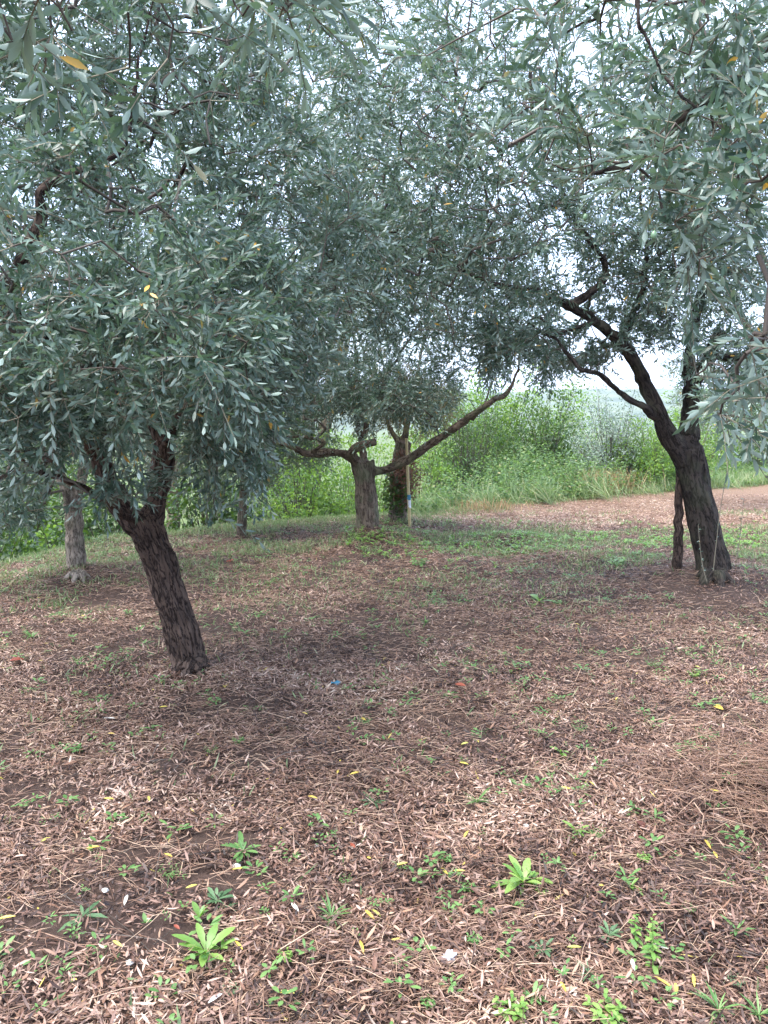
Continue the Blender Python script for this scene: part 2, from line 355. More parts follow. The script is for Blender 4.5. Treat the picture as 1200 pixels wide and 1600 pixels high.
def twigs_leaves(S0, D0, tl, pairs, ll, lw, droop, shape, out_c=None, fold=0., keep=None, width_k=1.0):
    """leafy twigs: opposite leaves in pairs along a bending stem"""
    n = len(S0); D = nrm(D0 * .6 + rand_dir(n) * .75 + np.array([0, 0, .2]))
    if out_c is not None: D = nrm(D + nrm(S0 - out_c) * .35)
    L = tl * rng.uniform(.6, 1.25, n); dr = droop * rng.uniform(.2, 1.6, n)
    def at(t): return S0 + D * (L * t)[:, None] + np.array([0, 0, -1.]) * (dr * L * t * t)[:, None]
    if keep is not None:
        mk = keep(at(.8)) & keep(S0); S0 = S0[mk]; D = D[mk]; L = L[mk]; dr = dr[mk]; n = len(S0)
    st = sticks(S0, at(.5), at(1.), .0019, .0008)
    u = nrm(np.cross(D, rand_dir(n))); v = np.cross(D, u); parts = []
    tint = rng.random(n)
    for k in range(pairs):
        t = .12 + .88 * (k + .5) / pairs; c = at(t); T = nrm(D + np.array([0, 0, -1.]) * (2 * dr * t)[:, None])
        ax = u if k % 2 else v
        for sg in (-1, 1):
            mk = rng.random(n) < .86
            m = int(mk.sum())
            if not m: continue
            sp = rng.uniform(.35, 1.0, m)[:, None]
            d = nrm(T[mk] + ax[mk] * sg * sp + rand_dir(m) * .22 + np.array([0, 0, -.08]))
            N = nrm(T[mk] * .9 - ax[mk] * sg * .3 + rand_dir(m) * .45 + np.array([0, 0, .35]))
            r = np.clip(tint[mk] * .55 + rng.random(m) * .45, 0, .96); r = np.where(rng.random(m) < .004, 1.0, r)
            parts.append(leaves(c[mk], d, N, ll * rng.uniform(.62, 1.2, m), lw * width_k * rng.uniform(.75, 1.2, m), rng.uniform(-.05, .22, m), shape, fold=fold, rnd=r))
    d = nrm(D + rand_dir(n) * .1 + np.array([0, 0, -1.]) * (2 * dr)[:, None])
    parts.append(leaves(at(1.), d, rand_dir(n) + np.array([0, 0, .5]), ll * rng.uniform(.6, 1, n), lw, .1, shape, fold=fold))
    return st, cat_mesh(parts)
def sample_ell(e):
    c, r, n = e; d = rand_dir(n); q = rng.random(n) ** (1 / 2.2); return c + d * q[:, None] * r
def make_tree(name, label, base, trunk_paths, ells, mat, leafmat, voxel=.012, amp=.008, fscale=38, tw_per=6, tl=.26, pairs=7, ll=.056, lw=.0125, droop=.35,
              shape=LANCE, keep=None, group=None, maxseg=.13, fine=True, cat='olive tree', fold=0., extra=None):
    root = empty(name, base, label, cat, group)
    if fine:
        q = trunk_paths[0][1] if len(trunk_paths[0]) > 2 else trunk_paths[0][0]; r_ = q[3]; trunk_paths = list(trunk_paths)
        for k in range(6):
            a = k * 1.05 + rng.random() * .6; d = np.array([math.cos(a), math.sin(a)]); ln = r_ * rng.uniform(1.1, 1.45); gx = base[:2] + d * ln
            m_ = base[:2] + d * r_ * .85
            trunk_paths.append([np.r_[base[:2] + d * r_ * .35, base[2] + r_ * .5, r_ * .32], np.r_[m_, base[2] + r_ * .02, r_ * .24], np.r_[gx, float(terrain(*gx)) - .03, r_ * .13], np.r_[base[:2] + d * ln * 1.25, float(terrain(*gx)) - .10, r_ * .12]])
    paths = [spline(p, .05 if fine else .12) for p in trunk_paths]
    for p in paths:
        n = len(p); p[:, 3] *= np.where(p[:, 3] < .09, .86 + .22 * rng.random(n), 1); wg = np.cumsum(rng.normal(size=(n, 3)) * .007, axis=0); wg -= np.linspace(0, 1, n)[:, None] * wg[-1]; p[:, :3] += wg * (p[:, 3:4] < .09) * (.4 + .6 * (p[:, 3:4] < .045)) * (np.abs(p[0, 3] - p[-1, 3]) > .04 or p[0, 3] < .06)
    if fine:
        me = fused('trunk', paths, voxel); bark_finish(me, paths, amp, fscale)
    else:
        Vs, Fs = [], []; o = 0
        for p in paths:
            V, T = tube(p, 9); Vs.append(V); Fs.append(T + o); o += len(V)
        me = mesh_np('trunk', np.concatenate(Vs), np.concatenate(Fs)); bark_finish(me, paths, amp * .6 if amp else 0, fscale)
    link('trunk', me, mat, root)
    T = np.concatenate([sample_ell(e) for e in ells]); T = T[T[:, 2] > .25]
    near = np.linalg.norm(T - np.array([0, 0, CAMZ]), axis=1) > .95; T = T[near]
    if keep is not None: T = T[keep(T)]
    br, tp, td, ends = grow([p_ for p_ in paths[1:] if p_[-1, 2] > base[2] + .3], T, maxseg)
    link('branches', mesh_np('branches', br[0], br[1], {'rnd': br[2]}), BRANCH, root)
    idx = rng.integers(0, len(tp), int(len(T) * tw_per * .45)); 
    S1 = tp[idx] ; D1 = td[idx]
    e2 = np.repeat(ends, max(1, int(tw_per * .55)), axis=0); S2 = e2; D2 = rand_dir(len(e2)) * .8
    S0 = np.concatenate([S1, S2]); D0 = np.concatenate([D1, D2])
    cc = np.mean([e[0] for e in ells], axis=0)
    st, lv = twigs_leaves(S0, D0, tl, pairs, ll, lw, droop, shape, cc, fold, keep)
    crown = link('crown', mesh_np('crown', lv[0], lv[1], {'rnd': lv[2]}), leafmat, root)
    tw = link('twigs', mesh_np('twigs', st[0], st[1], {'rnd': st[2]}), TWIG, root); 
    print(name, 'leaves tris', len(lv[1]), 'targets', len(T)); return root
def keeper(xs, ys, jitter=26, lo=None, mind=.95, tress=70):
    """crown underside: nothing hangs below this line of the crown"""
    def f(p):
        a, b, d = proj(p); lim = np.interp(a, xs, ys) + rng.normal(size=len(a)) * jitter * .6 + tress * (np.clip((vnoise(a, a * 0, 24, 71) - .45) * 2.4, -.4, 1))
        ok = (b < lim) & (np.linalg.norm(p - np.array([0, 0, CAMZ]), axis=1) > mind)
        return ok
    return f

# ================================================================= GROUND
def ground():
    n = 520; a = 8.35; Rr = 2600
    u = np.linspace(-1, 1, n); s = np.sinh(u * a) / np.sinh(a) * Rr
    X, Y = np.meshgrid(s, s + 4.5); Z = terrain(X, Y)
    V = np.c_[X.ravel(), Y.ravel(), Z.ravel()]
    i, j = np.meshgrid(np.arange(n - 1), np.arange(n - 1)); q = (j * n + i).ravel()
    Fc = np.c_[q, q + 1, q + n + 1, q + n]
    m, t, b, out = new_mat('soil'); N = t.nodes; Lk = t.links
    tc = N.new('ShaderNodeTexCoord'); g = N.new('ShaderNodeTexNoise'); g.inputs['Scale'].default_value = 2.2; g.inputs['Detail'].default_value = 8; g.inputs['Roughness'].default_value = .65; Lk.new(tc.outputs['Object'], g.inputs[0])
    f = N.new('ShaderNodeTexNoise'); f.inputs['Scale'].default_value = 60; f.inputs['Detail'].default_value = 6; f.inputs['Roughness'].default_value = .7; Lk.new(tc.outputs['Object'], f.inputs[0])
    c1 = ramp(t, [(.3, (.025, .016, .014)), (.55, (.06, .038, .031)), (.75, (.13, .088, .07))], f.outputs['Fac'])
    c2 = ramp(t, [(.35, (.06, .04, .032)), (.6, (.13, .085, .06))], g.outputs['Fac'])
    mx = N.new('ShaderNodeMix'); mx.data_type = 'RGBA'; mx.inputs['Factor'].default_value = .35; Lk.new(c1, mx.inputs['A']); Lk.new(c2, mx.inputs['B'])
    # lighter strawy mown strip beyond the trees, green meadow far away
    at = attr(t, 'zone'); 
    c4 = ramp(t, [(.3, (.08, .05, .033)), (.5, (.17, .108, .072)), (.7, (.28, .19, .13))], f.outputs['Fac'])
    m2 = N.new('ShaderNodeMix'); m2.data_type = 'RGBA'; z1 = ramp(t, [(0, (0, 0, 0)), (.5, (1, 1, 1))], at); Lk.new(z1, m2.inputs['Factor']); Lk.new(mx.outputs['Result'], m2.inputs['A']); Lk.new(c4, m2.inputs['B'])
    c5 = ramp(t, [(.3, (.05, .08, .025)), (.7, (.12, .15, .05))], g.outputs['Fac'])
    m3 = N.new('ShaderNodeMix'); m3.data_type = 'RGBA'; z2 = ramp(t, [(.5, (0, 0, 0)), (1, (1, 1, 1))], at); Lk.new(z2, m3.inputs['Factor']); Lk.new(m2.outputs['Result'], m3.inputs['A']); Lk.new(c5, m3.inputs['B'])
    Lk.new(m3.outputs['Result'], b.inputs['Base Color']); b.inputs['Roughness'].default_value = .9; b.inputs['Specular IOR Level'].default_value = .2
    bp = N.new('ShaderNodeBump'); bp.inputs['Strength'].default_value = .8; bp.inputs['Distance'].default_value = .02; Lk.new(f.outputs['Fac'], bp.inputs['Height']); Lk.new(bp.outputs[0], b.inputs['Normal'])
    x, y = X.ravel(), Y.ravel(); e = y - edge(x)
    strip = sstep(10.6, 11.8, y + (vnoise(x, y, .8, 8) - .5)) * sstep(.6, 1.6, x) * .5
    far = sstep(-.2, 1.0, e); zone = np.maximum(strip, 0) * (1 - far) + far
    o = link('ground', mesh_np('ground', V, Fc, {'zone': zone}), m); tag(o, kind='structure')
ground()
# far hill
def hill():
    nx, ny = 120, 24; X, Y = np.meshgrid(np.linspace(-900, 1500, nx), np.linspace(0, 1, ny))
    prof = 22 + 38 * vnoise(X, X * 0, 420, 11) + 9 * vnoise(X, X * 0, 120, 12) + 2.5 * vnoise(X, X * 0, 25, 13)
    Z = -12 + prof * np.sin(Y * math.pi) ** .8; Yw = 900 + Y * 500
    V = np.c_[X.ravel(), Yw.ravel(), Z.ravel()]
    i, j = np.meshgrid(np.arange(nx - 1), np.arange(ny - 1)); q = (j * nx + i).ravel(); Fc = np.c_[q, q + 1, q + nx + 1, q + nx]
    m, t, b, out = new_mat('hill_woods'); tc = t.nodes.new('ShaderNodeTexCoord'); g = t.nodes.new('ShaderNodeTexNoise'); g.inputs['Scale'].default_value = .05; g.inputs['Detail'].default_value = 6
    t.links.new(tc.outputs['Object'], g.inputs[0]); t.links.new(ramp(t, [(.35, (.04, .07, .04)), (.65, (.10, .13, .06))], g.outputs['Fac']), b.inputs['Base Color']); b.inputs['Roughness'].default_value = 1
    tag(link('hill', mesh_np('hill', V, Fc), m), kind='structure')
hill()

# ================================================================= TREES
k1 = keeper([-400, 0, 110, 150, 200, 260, 330, 400, 440, 480, 520, 600, 700], [870, 860, 820, 790, 770, 770, 800, 790, 670, 610, 580, 550, 400], 34)
k1_ = k1
def k1(p):
    a, b, d = proj(p); hole = (a > 125) & (a < 285) & (b > 625 + rng.normal(size=len(a)) * 35) & (d < 4.7) & (rng.random(len(a)) < .9) & ~(np.hypot((a - 200) / 60, (b - 775) / 45) < 1) & ~(np.hypot((a - 165) / 70, (b - 650) / 45) < 1)
    h2 = (np.hypot((a - 20) / 60, (b - 420) / 130) < 1) & (d < 3.7) & (rng.random(len(a)) < .25)
    h3 = (np.hypot((a - 110) / 110, (b - 250) / 60) < 1) & (d < 3.6) & (rng.random(len(a)) < .12)
    return k1_(p) & ~hole & ~h2 & ~h3
T1 = [limb((303, 1078, 4.42, .155), (300, 1052, 4.42, .122), (291, 1010, 4.42, .102), (272, 950, 4.42, .096), (255, 895, 4.42, .094), (238, 848, 4.42, .096), (224, 812, 4.42, .094)),
      limb((230, 835, 4.42, .09), (200, 803, 4.40, .075), (175, 765, 4.36, .072), (163, 715, 4.3, .07), (146, 675, 4.2, .066), (115, 636, 4.1, .062), (90, 600, 4.0, .06), (55, 555, 3.9, .057), (25, 500, 3.8, .052), (8, 440, 3.75, .046), (28, 398, 3.7, .036), (55, 345, 3.65, .029), (66, 290, 3.6, .024), (105, 262, 3.6, .019), (165, 240, 3.6, .016), (198, 216, 3.6, .014), (214, 155, 3.6, .011), (222, 90, 3.6, .01), (240, 0, 3.6, .007)),
      limb((228, 835, 4.42, .085), (243, 785, 4.5, .07), (252, 745, 4.55, .068), (256, 705, 4.6, .070), (244, 655, 4.65, .055), (232, 610, 4.7, .048), (226, 550, 4.75, .042), (238, 480, 4.8, .034), (256, 420, 4.8, .028), (262, 330, 4.9, .02), (300, 230, 4.9, .014), (350, 120, 5.0, .009)),
      limb((22, 498, 3.8, .04), (-40, 430, 3.7, .035), (-110, 330, 3.6, .028), (-180, 180, 3.5, .018)),
      limb((60, 560, 3.9, .03), (75, 515, 3.8, .022), (68, 475, 3.75, .018), (95, 470, 3.7, .015), (150, 471, 3.6, .012), (240, 500, 3.5, .008)),
      limb((256, 700, 4.6, .04), (300, 620, 4.4, .02), (350, 560, 4.2, .015), (420, 480, 4.1, .009)),
      limb((210, 812, 4.4, .03), (150, 770, 4.0, .02), (70, 740, 3.7, .014), (0, 700, 3.5, .01))]
e1 = [ell(130, 330, 4.2, 330, 330, 1.5, 260), ell(300, 520, 3.9, 170, 200, 1.2, 170), ell(60, 620, 3.4, 150, 190, .8, 110), ell(340, 700, 4.0, 90, 110, .7, 60), ell(200, 700, 4.0, 110, 90, .5, 26), ell(200, 775, 3.6, 55, 40, .2, 9), ell(165, 650, 3.6, 70, 45, .3, 14), ell(440, 420, 4.6, 160, 230, 1.2, 120),
      ell(130, -100, 4.3, 420, 260, 1.6, 170), ell(360, 130, 4.8, 230, 170, 1.3, 130), ell(60, 120, 4.6, 200, 160, 1.2, 110), ell(250, 580, 2.9, 170, 130, .5, 40), ell(100, 420, 2.9, 230, 180, .5, 34), ell(-260, 350, 4, 220, 380, 1.4, 80)]
make_tree('olive_tree', 'leaning olive tree with dark fissured trunk at near left', G(300, 1052), T1, e1, BARK, OLIVE, voxel=.008, amp=.020, fscale=34, tw_per=7, keep=k1, tl=.23, pairs=9, ll=.049, lw=.0128, fold=.25, droop=.25)

k4a = keeper([300, 500, 600, 700, 780, 830, 860, 900, 950, 1000, 1040, 1080, 1120, 1300], [400, 560, 600, 590, 590, 600, 610, 615, 610, 590, 580, 600, 640, 660], 24, tress=90)
def k4(p):
    a, b, d = proj(p); gap = (b > 470) & (a > 800) & (a < 1060); return k4a(p) & ~(gap & (vnoise(a, b, 26, 91) > .70))
T4 = [limb((1122, 935, 7.05, .24), (1117, 905, 7.05, .175), (1109, 860, 7.05, .15), (1096, 800, 7.05, .138), (1083, 745, 7.05, .134), (1072, 700, 7.05, .14)),
      limb((1075, 725, 7.05, .12), (1046, 682, 7.0, .09), (1026, 640, 6.95, .076), (1005, 590, 6.9, .066), (982, 550, 6.85, .058), (955, 518, 6.8, .052), (915, 490, 6.7, .045), (880, 472, 6.6, .04), (845, 455, 6.5, .032), (800, 448, 6.3, .028), (740, 430, 6.1, .018), (680, 380, 6.0, .011)),
      limb((1026, 650, 6.95, .05), (1000, 634, 6.8, .033), (960, 610, 6.7, .028), (935, 592, 6.6, .025), (908, 582, 6.5, .023), (887, 558, 6.5, .02), (873, 535, 6.5, .017), (852, 527, 6.5, .016), (830, 508, 6.4, .011), (800, 500, 6.3, .007)),
      limb((1073, 715, 7.05, .11), (1078, 655, 7.1, .085), (1080, 610, 7.1, .078), (1078, 570, 7.1, .06), (1088, 500, 7.2, .05), (1100, 420, 7.2, .042), (1080, 320, 7.3, .03), (1060, 200, 7.3, .02), (1070, 80, 7.4, .012)),
      limb((1083, 612, 7.1, .06), (1097, 580, 7.05, .047), (1108, 552, 7.0, .05), (1128, 516, 6.9, .055)),
      limb((1108, 556, 7.0, .045), (1160, 556, 6.9, .036), (1215, 552, 6.8, .03), (1290, 530, 6.6, .022)),
      limb((890, 478, 6.65, .045), (935, 440, 6.7, .035), (938, 410, 6.7, .03), (905, 360, 6.6, .025), (880, 300, 6.5, .02), (830, 200, 6.4, .012)),
      limb((930, 502, 6.75, .03), (895, 512, 6.6, .02), (870, 520, 6.5, .018), (850, 500, 6.4, .014), (820, 490, 6.3, .01)),
      limb((975, 545, 6.85, .04), (1000, 470, 6.9, .03), (1010, 400, 6.9, .024), (1000, 300, 6.9, .016))]
e4 = [ell(900, 300, 6.6, 320, 200, 1.6, 290), ell(700, 360, 6.2, 200, 210, 1.3, 210), ell(1100, 400, 7, 200, 230, 1.5, 170), ell(900, 60, 7, 420, 260, 1.8, 230), ell(1120, 180, 6.8, 160, 200, 1.2, 110), ell(1150, 560, 6.5, 90, 80, .6, 40), ell(1010, 410, 7.0, 90, 90, .8, 70), ell(920, 540, 7.3, 140, 80, .7, 110), ell(800, 540, 6.3, 90, 80, .6, 50), ell(940, 575, 7.0, 90, 55, .5, 70), ell(620, 120, 6.6, 200, 150, 1.3, 110), ell(560, 380, 6.4, 130, 200, 1.2, 90)]
make_tree('olive_tree', 'dark-barked olive tree on a low mound at right, forked at chest height', G(1116, 908), T4, e4, BARK_BLACK, OLIVE, voxel=.012, amp=.012, fscale=30, tw_per=7, keep=k4, tl=.24, pairs=8, ll=.054, lw=.0138, droop=.25)

k3 = keeper([300, 420, 500, 540, 600, 680, 760, 860, 900], [640, 670, 665, 660, 680, 660, 620, 590, 540], 18)
T3 = [limb((574, 862, 9.7, .19), (574, 838, 9.7, .155), (573, 790, 9.7, .142), (570, 750, 9.7, .140), (566, 722, 9.7, .15)),
      limb((566, 735, 9.7, .10), (545, 712, 9.6, .065), (515, 708, 9.5, .055), (480, 710, 9.4, .048), (450, 697, 9.3, .040), (432, 693, 9.3, .036), (419, 680, 9.3, .03)),
      limb((482, 709, 9.4, .03), (505, 690, 9.35, .026), (475, 680, 9.3, .022), (445, 683, 9.3, .018)),
      limb((563, 728, 9.7, .08), (550, 708, 9.5, .065), (560, 698, 9.4, .06), (588, 690, 9.3, .05)),
      limb((570, 735, 9.7, .09), (600, 735, 9.7, .055), (630, 722, 9.6, .058), (665, 700, 9.5, .054), (705, 675, 9.4, .05), (735, 656, 9.3, .046), (768, 634, 9.2, .038), (790, 618, 9.2, .032), (806, 585, 9.2, .02), (812, 550, 9.2, .013)),
      limb((737, 655, 9.3, .03), (752, 640, 9.3, .018), (768, 600, 9.3, .014), (785, 570, 9.3, .009)),
      limb((568, 735, 9.7, .08), (568, 700, 9.75, .045), (562, 660, 9.8, .034), (556, 620, 9.8, .028), (560, 560, 9.9, .022), (545, 480, 10, .016), (530, 380, 10, .01)),
      limb((565, 680, 9.78, .04), (580, 640, 9.8, .03), (600, 600, 9.9, .025), (640, 540, 10, .018), (680, 460, 10, .01))]
e3 = [ell(575, 600, 9.9, 90, 60, .6, 70), ell(560, 470, 9.8, 210, 180, 1.8, 220), ell(720, 470, 9.6, 130, 120, 1.2, 110), ell(440, 560, 9.6, 120, 90, 1.2, 80), ell(600, 200, 10, 220, 170, 1.8, 110), ell(590, 630, 9.3, 140, 55, .8, 130), ell(790, 540, 9.2, 60, 60, .5, 30)]
make_tree('olive_tree', 'central olive tree with short straight trunk and long bare limbs left and right', G(574, 840), T3, e3, BARK_GREY, OLIVE, voxel=.014, amp=.014, fscale=26, tw_per=7, keep=k3, tl=.26, pairs=7, ll=.058, lw=.0148, droop=.25)

k2 = keeper([-300, 0, 60, 100, 150, 200, 300], [850, 870, 860, 740, 740, 760, 700], 16)
T2 = [limb((121, 925, 7.35, .14), (121, 900, 7.35, .105), (119, 860, 7.35, .085), (116, 820, 7.35, .085), (113, 785, 7.35, .09)),
      limb((114, 795, 7.35, .075), (104, 765, 7.3, .06), (93, 740, 7.3, .05), (80, 690, 7.2, .04), (50, 620, 7.1, .025), (20, 560, 7, .015)),
      limb((114, 790, 7.35, .07), (126, 755, 7.35, .055), (131, 720, 7.4, .05), (140, 660, 7.4, .04), (165, 580, 7.5, .03), (180, 480, 7.5, .015))]
e2 = [ell(60, 640, 7.0, 190, 150, 1.3, 200), ell(200, 560, 7.6, 190, 130, 1.3, 130), ell(20, 800, 6.6, 90, 60, .5, 55), ell(100, 380, 7.6, 260, 200, 1.5, 90)]
make_tree('olive_tree', 'small pale grey-barked olive tree standing behind the leaning tree at far left', G(121, 903), T2, e2, BARK_PALE, OLIVE, voxel=.011, amp=.008, fscale=30, tw_per=7, keep=k2, ll=.058, lw=.0135)

# ivy and dead leaves on the trunk behind the stake
k5 = keeper([300, 420, 560, 620, 700, 760, 900], [640, 650, 680, 690, 660, 600, 560], 20)
b5 = G(622, 818)
T5 = [limb((622, 830, 11.4, .17), (622, 780, 11.4, .13), (624, 730, 11.4, .12), (630, 690, 11.4, .12)),
      limb((628, 700, 11.4, .07), (640, 650, 11.4, .04), (650, 600, 11.4, .034), (670, 520, 11.5, .028), (690, 420, 11.5, .03), (700, 330, 11.6, .015)),
      limb((628, 700, 11.4, .06), (606, 660, 11.5, .034), (585, 610, 11.5, .03), (560, 540, 11.6, .022), (520, 440, 11.7, .015))]
e5 = [ell(640, 625, 11.0, 100, 50, .8, 190), ell(640, 430, 11.8, 220, 170, 1.8, 120), ell(600, 200, 12, 260, 180, 2, 130)]
r5 = make_tree('olive_tree', 'olive tree with ivy and rust-brown dead leaves on its trunk behind the pale stake', b5, T5, e5, BARK_GREY, OLIVE_DRY, voxel=.02, amp=.01, fscale=26, tw_per=6, keep=k5, tl=.3, pairs=6, ll=.062, lw=.015, shape=DIAM)
def clad(name, c, r, n, ll, lw, mat, parent, shape=OVAL):
    p = c + rand_dir(n) * (rng.random(n) ** .4)[:, None] * r; D = rand_dir(n) + np.array([0, 0, -.5]); N = nrm(p - c) + rand_dir(n) * .4
    V, Fc, A = leaves(p, D, N, ll * rng.uniform(.6, 1.2, n), lw * rng.uniform(.7, 1.2, n), .2, shape)
    return link(name, mesh_np(name, V, Fc, {'rnd': A}), mat, parent)
clad('ivy', P(621, 765, 11.25), np.array([.24, .26, .42]), 800, .05, .045, BUSH_DARK, r5)
o = clad('dead_leaves', P(632, 745, 11.2), np.array([.26, .24, .45]), 1500, .06, .018, RUSTLEAF, r5); o['label'] = 'rust-brown dried foliage'

# near trees whose trunks stand outside the frame
k6 = keeper([700, 800, 900, 1000, 1060, 1100, 1300], [160, 300, 300, 340, 430, 700, 820], 30, mind=1.25)
t6 = np.array([2.75, 2.2, terrain(2.75, 2.2)])
T6 = [[np.r_[t6 + [0, 0, -.05], .17], np.r_[t6 + [0, 0, .1], .13], np.r_[t6 + [-.02, .02, .6], .11], np.r_[t6 + [-.06, .04, 1.1], .12]],
      [np.r_[t6 + [-.06, .04, 1.0], .09], np.r_[t6 + [-.3, .06, 1.45], .06], np.r_[P(1340, 10, 2.35), .045]] + limb((1200, 92, 2.4, .024), (1150, 125, 2.4, .022), (1100, 160, 2.4, .02), (1050, 188, 2.4, .017), (1015, 222, 2.4, .014), (985, 253, 2.4, .011), (945, 262, 2.42, .009), (900, 262, 2.45, .008), (850, 240, 2.5, .006), (800, 225, 2.6, .004)),
      limb((985, 253, 2.4, .009), (930, 275, 2.4, .007), (905, 285, 2.4, .006), (860, 268, 2.45, .0045), (820, 300, 2.5, .003)),
      [np.r_[t6 + [-.06, .04, 1.0], .08], np.r_[t6 + [0, .2, 1.6], .06], np.r_[t6 + [-.4, .3, 2.3], .045], np.r_[t6 + [-1.1, .2, 2.6], .025]] + limb((1060, -120, 2.1, .016), (1005, -20, 2.05, .009), (1018, 60, 2.05, .0085), (1035, 115, 2.05, .008), (1062, 163, 2.05, .008), (1105, 190, 2.05, .006), (1150, 300, 2.0, .005), (1185, 400, 2.0, .0035)),
      limb((1010, 30, 2.05, .007), (975, 60, 2.1, .0055), (950, 100, 2.1, .004), (880, 150, 2.2, .003)),
      [np.r_[t6 + [-.06, .04, 1.05], .07], np.r_[t6 + [.3, -.2, 1.7], .05], np.r_[t6 + [.6, -.5, 2.4], .03]],
      limb((1300, 400, 3.6, .014), (1240, 520, 4.0, .010), (1180, 600, 4.4, .006), (1150, 650, 4.5, .004)),
      limb((1062, 163, 2.05, .005), (1080, 240, 2.05, .004), (1100, 300, 2.05, .0035), (1110, 400, 2.05, .0025))]
e6 = [ell(1060, 80, 2.4, 260, 170, .6, 42), (np.array([2.4, 2.3, 3.0]), np.array([1.3, 1.2, .8]), 100), ell(1160, 330, 2.1, 70, 230, .35, 16), ell(1150, 590, 2.1, 55, 110, .3, 14), ell(1160, 640, 4.5, 70, 80, .6, 16), ell(800, 60, 2.8, 160, 130, .5, 16), ell(980, 280, 2.3, 100, 110, .4, 16)]
r6 = make_tree('olive_tree', 'nearest olive at right, thin bare branches hanging into the top right corner', t6, T6, e6, BARK_BLACK, OLIVE, voxel=.01, amp=.006, fscale=36, tw_per=5, keep=k6, tl=.23, pairs=8, ll=.052, lw=.0128, fold=.3)
k7 = keeper([-400, 0, 100, 250, 400, 550, 640], [300, 240, 190, 160, 130, 90, 0], 20, mind=1.15)
t7 = np.array([-2.7, .5, terrain(-2.7, .5)])
T7 = [[np.r_[t7 + [0, 0, -.05], .18], np.r_[t7 + [0, 0, .2], .13], np.r_[t7 + [.05, 0, .8], .11], np.r_[t7 + [.1, .05, 1.3], .12]],
      [np.r_[t7 + [.1, .05, 1.2], .08], np.r_[t7 + [.5, .3, 1.75], .05], np.r_[-1.5, 1.15, 2.3, .03]] + limb((60, -60, 1.45, .014), (180, -10, 1.5, .008), (330, 20, 1.55, .005), (450, 10, 1.6, .003)),
      [np.r_[-1.5, 1.15, 2.3, .02], np.r_[P(-120, 80, 1.3), .01]] + limb((20, 50, 1.3, .006), (110, 45, 1.3, .004), (200, 20, 1.35, .0025)),
      [np.r_[t7 + [.1, .05, 1.2], .08], np.r_[t7 + [-.2, .5, 2.0], .05], np.r_[t7 + [-.3, 1.0, 2.9], .025]],
      [np.r_[t7 + [.1, .05, 1.2], .07], np.r_[t7 + [.4, -.4, 2.0], .05], np.r_[t7 + [.8, -.8, 2.9], .025]]]
e7 = [ell(120, 0, 1.4, 260, 110, .25, 13), (np.array([-2.3, 1.0, 3.0]), np.array([1.2, 1.2, .8]), 70), (np.array([-.9, 1.4, 2.9]), np.array([.7, .5, .3]), 14), ell(400, -30, 1.6, 150, 80, .2, 7)]
make_tree('olive_tree', 'nearest olive at left, its large close leaves across the top left corner', t7, T7, e7, BARK_BLACK, OLIVE, voxel=.012, amp=.006, fscale=36, tw_per=4, keep=k7, tl=.23, pairs=7, ll=.055, lw=.0125, fold=.3)
# green olives hanging in the near right branches
def olive_fruit(p):
    V = []; tri = []; n, k = 8, 10
    for i in range(n + 1):
        a = math.pi * i / n; r = math.sin(a) * (1 - .08 * math.cos(a))
        for j in range(k): V.append((.0075 * r * math.cos(j * 2 * math.pi / k), .0075 * r * math.sin(j * 2 * math.pi / k), -.011 * (1 - math.cos(a)) - .006))
    for i in range(n):
        for j in range(k): tri.append((i * k + j, i * k + (j + 1) % k, (i + 1) * k + (j + 1) % k, (i + 1) * k + j))
    link('olive_fruit', mesh_np('olive_fruit', np.array(V) + p, tri), FRUIT, r6)
FRUIT, t_, b_, o_ = new_mat('olive_skin'); b_.inputs['Base Color'].default_value = (.13, .22, .12, 1); b_.inputs['Roughness'].default_value = .3
for (a, b, d) in [(806, 58, 2.3), (848, 130, 2.3), (993, 243, 2.2), (1022, 356, 1.9), (915, 330, 2.3), (887, 182, 2.4), (1002, 235, 2.2), (750, 160, 2.6), (963, 62, 2.2), (1040, 260, 2.0)]:
    olive_fruit(P(a, b, d))

# back rows of olives
back = [  # px, d, base r, crown (px,py,rx,ry,rd,n) list, label, leaf material
    (372, 10.2, .06, [(430, 700, 90, 90, 1.0, 90), (290, 700, 120, 90, 1.0, 80), (400, 640, 150, 130, 1.3, 150), (330, 480, 170, 150, 1.4, 110), (440, 300, 220, 200, 1.6, 110)], 'olive tree half hidden behind the leaning tree, grey foliage hanging almost to the ground', OLIVE_FAR, [(100, 330, 400, 480, 520, 560, 600), (740, 770, 780, 700, 670, 650, 600)]),
    (-120, 9.0, .12, [(-60, 480, 200, 220, 1.8, 120), (120, 250, 200, 200, 1.8, 80)], 'olive tree at the far left edge behind the pale-barked tree', OLIVE_FAR, [(-300, 300), (780, 700)]),
    (1260, 13.0, .16, [(1180, 560, 170, 120, 2.0, 210), (1150, 350, 200, 200, 2, 120)], 'distant olive tree at the right edge beyond the mown strip', OLIVE_FAR, [(1000, 1060, 1100, 1300), (590, 640, 735, 720)]),
    (260, 14.5, .13, [(250, 560, 190, 170, 2, 150), (280, 340, 240, 200, 2, 70)], 'olive tree below the terrace edge behind the leaning trunk', OLIVE_FAR, [(0, 500), (730, 730)]),
    (480, 17.5, .14, [(500, 430, 200, 200, 2.2, 150), (560, 130, 240, 200, 2.2, 150)], 'tall distant olive tree behind the centre of the grove', OLIVE_FAR, [(200, 700), (700, 640)]),
]
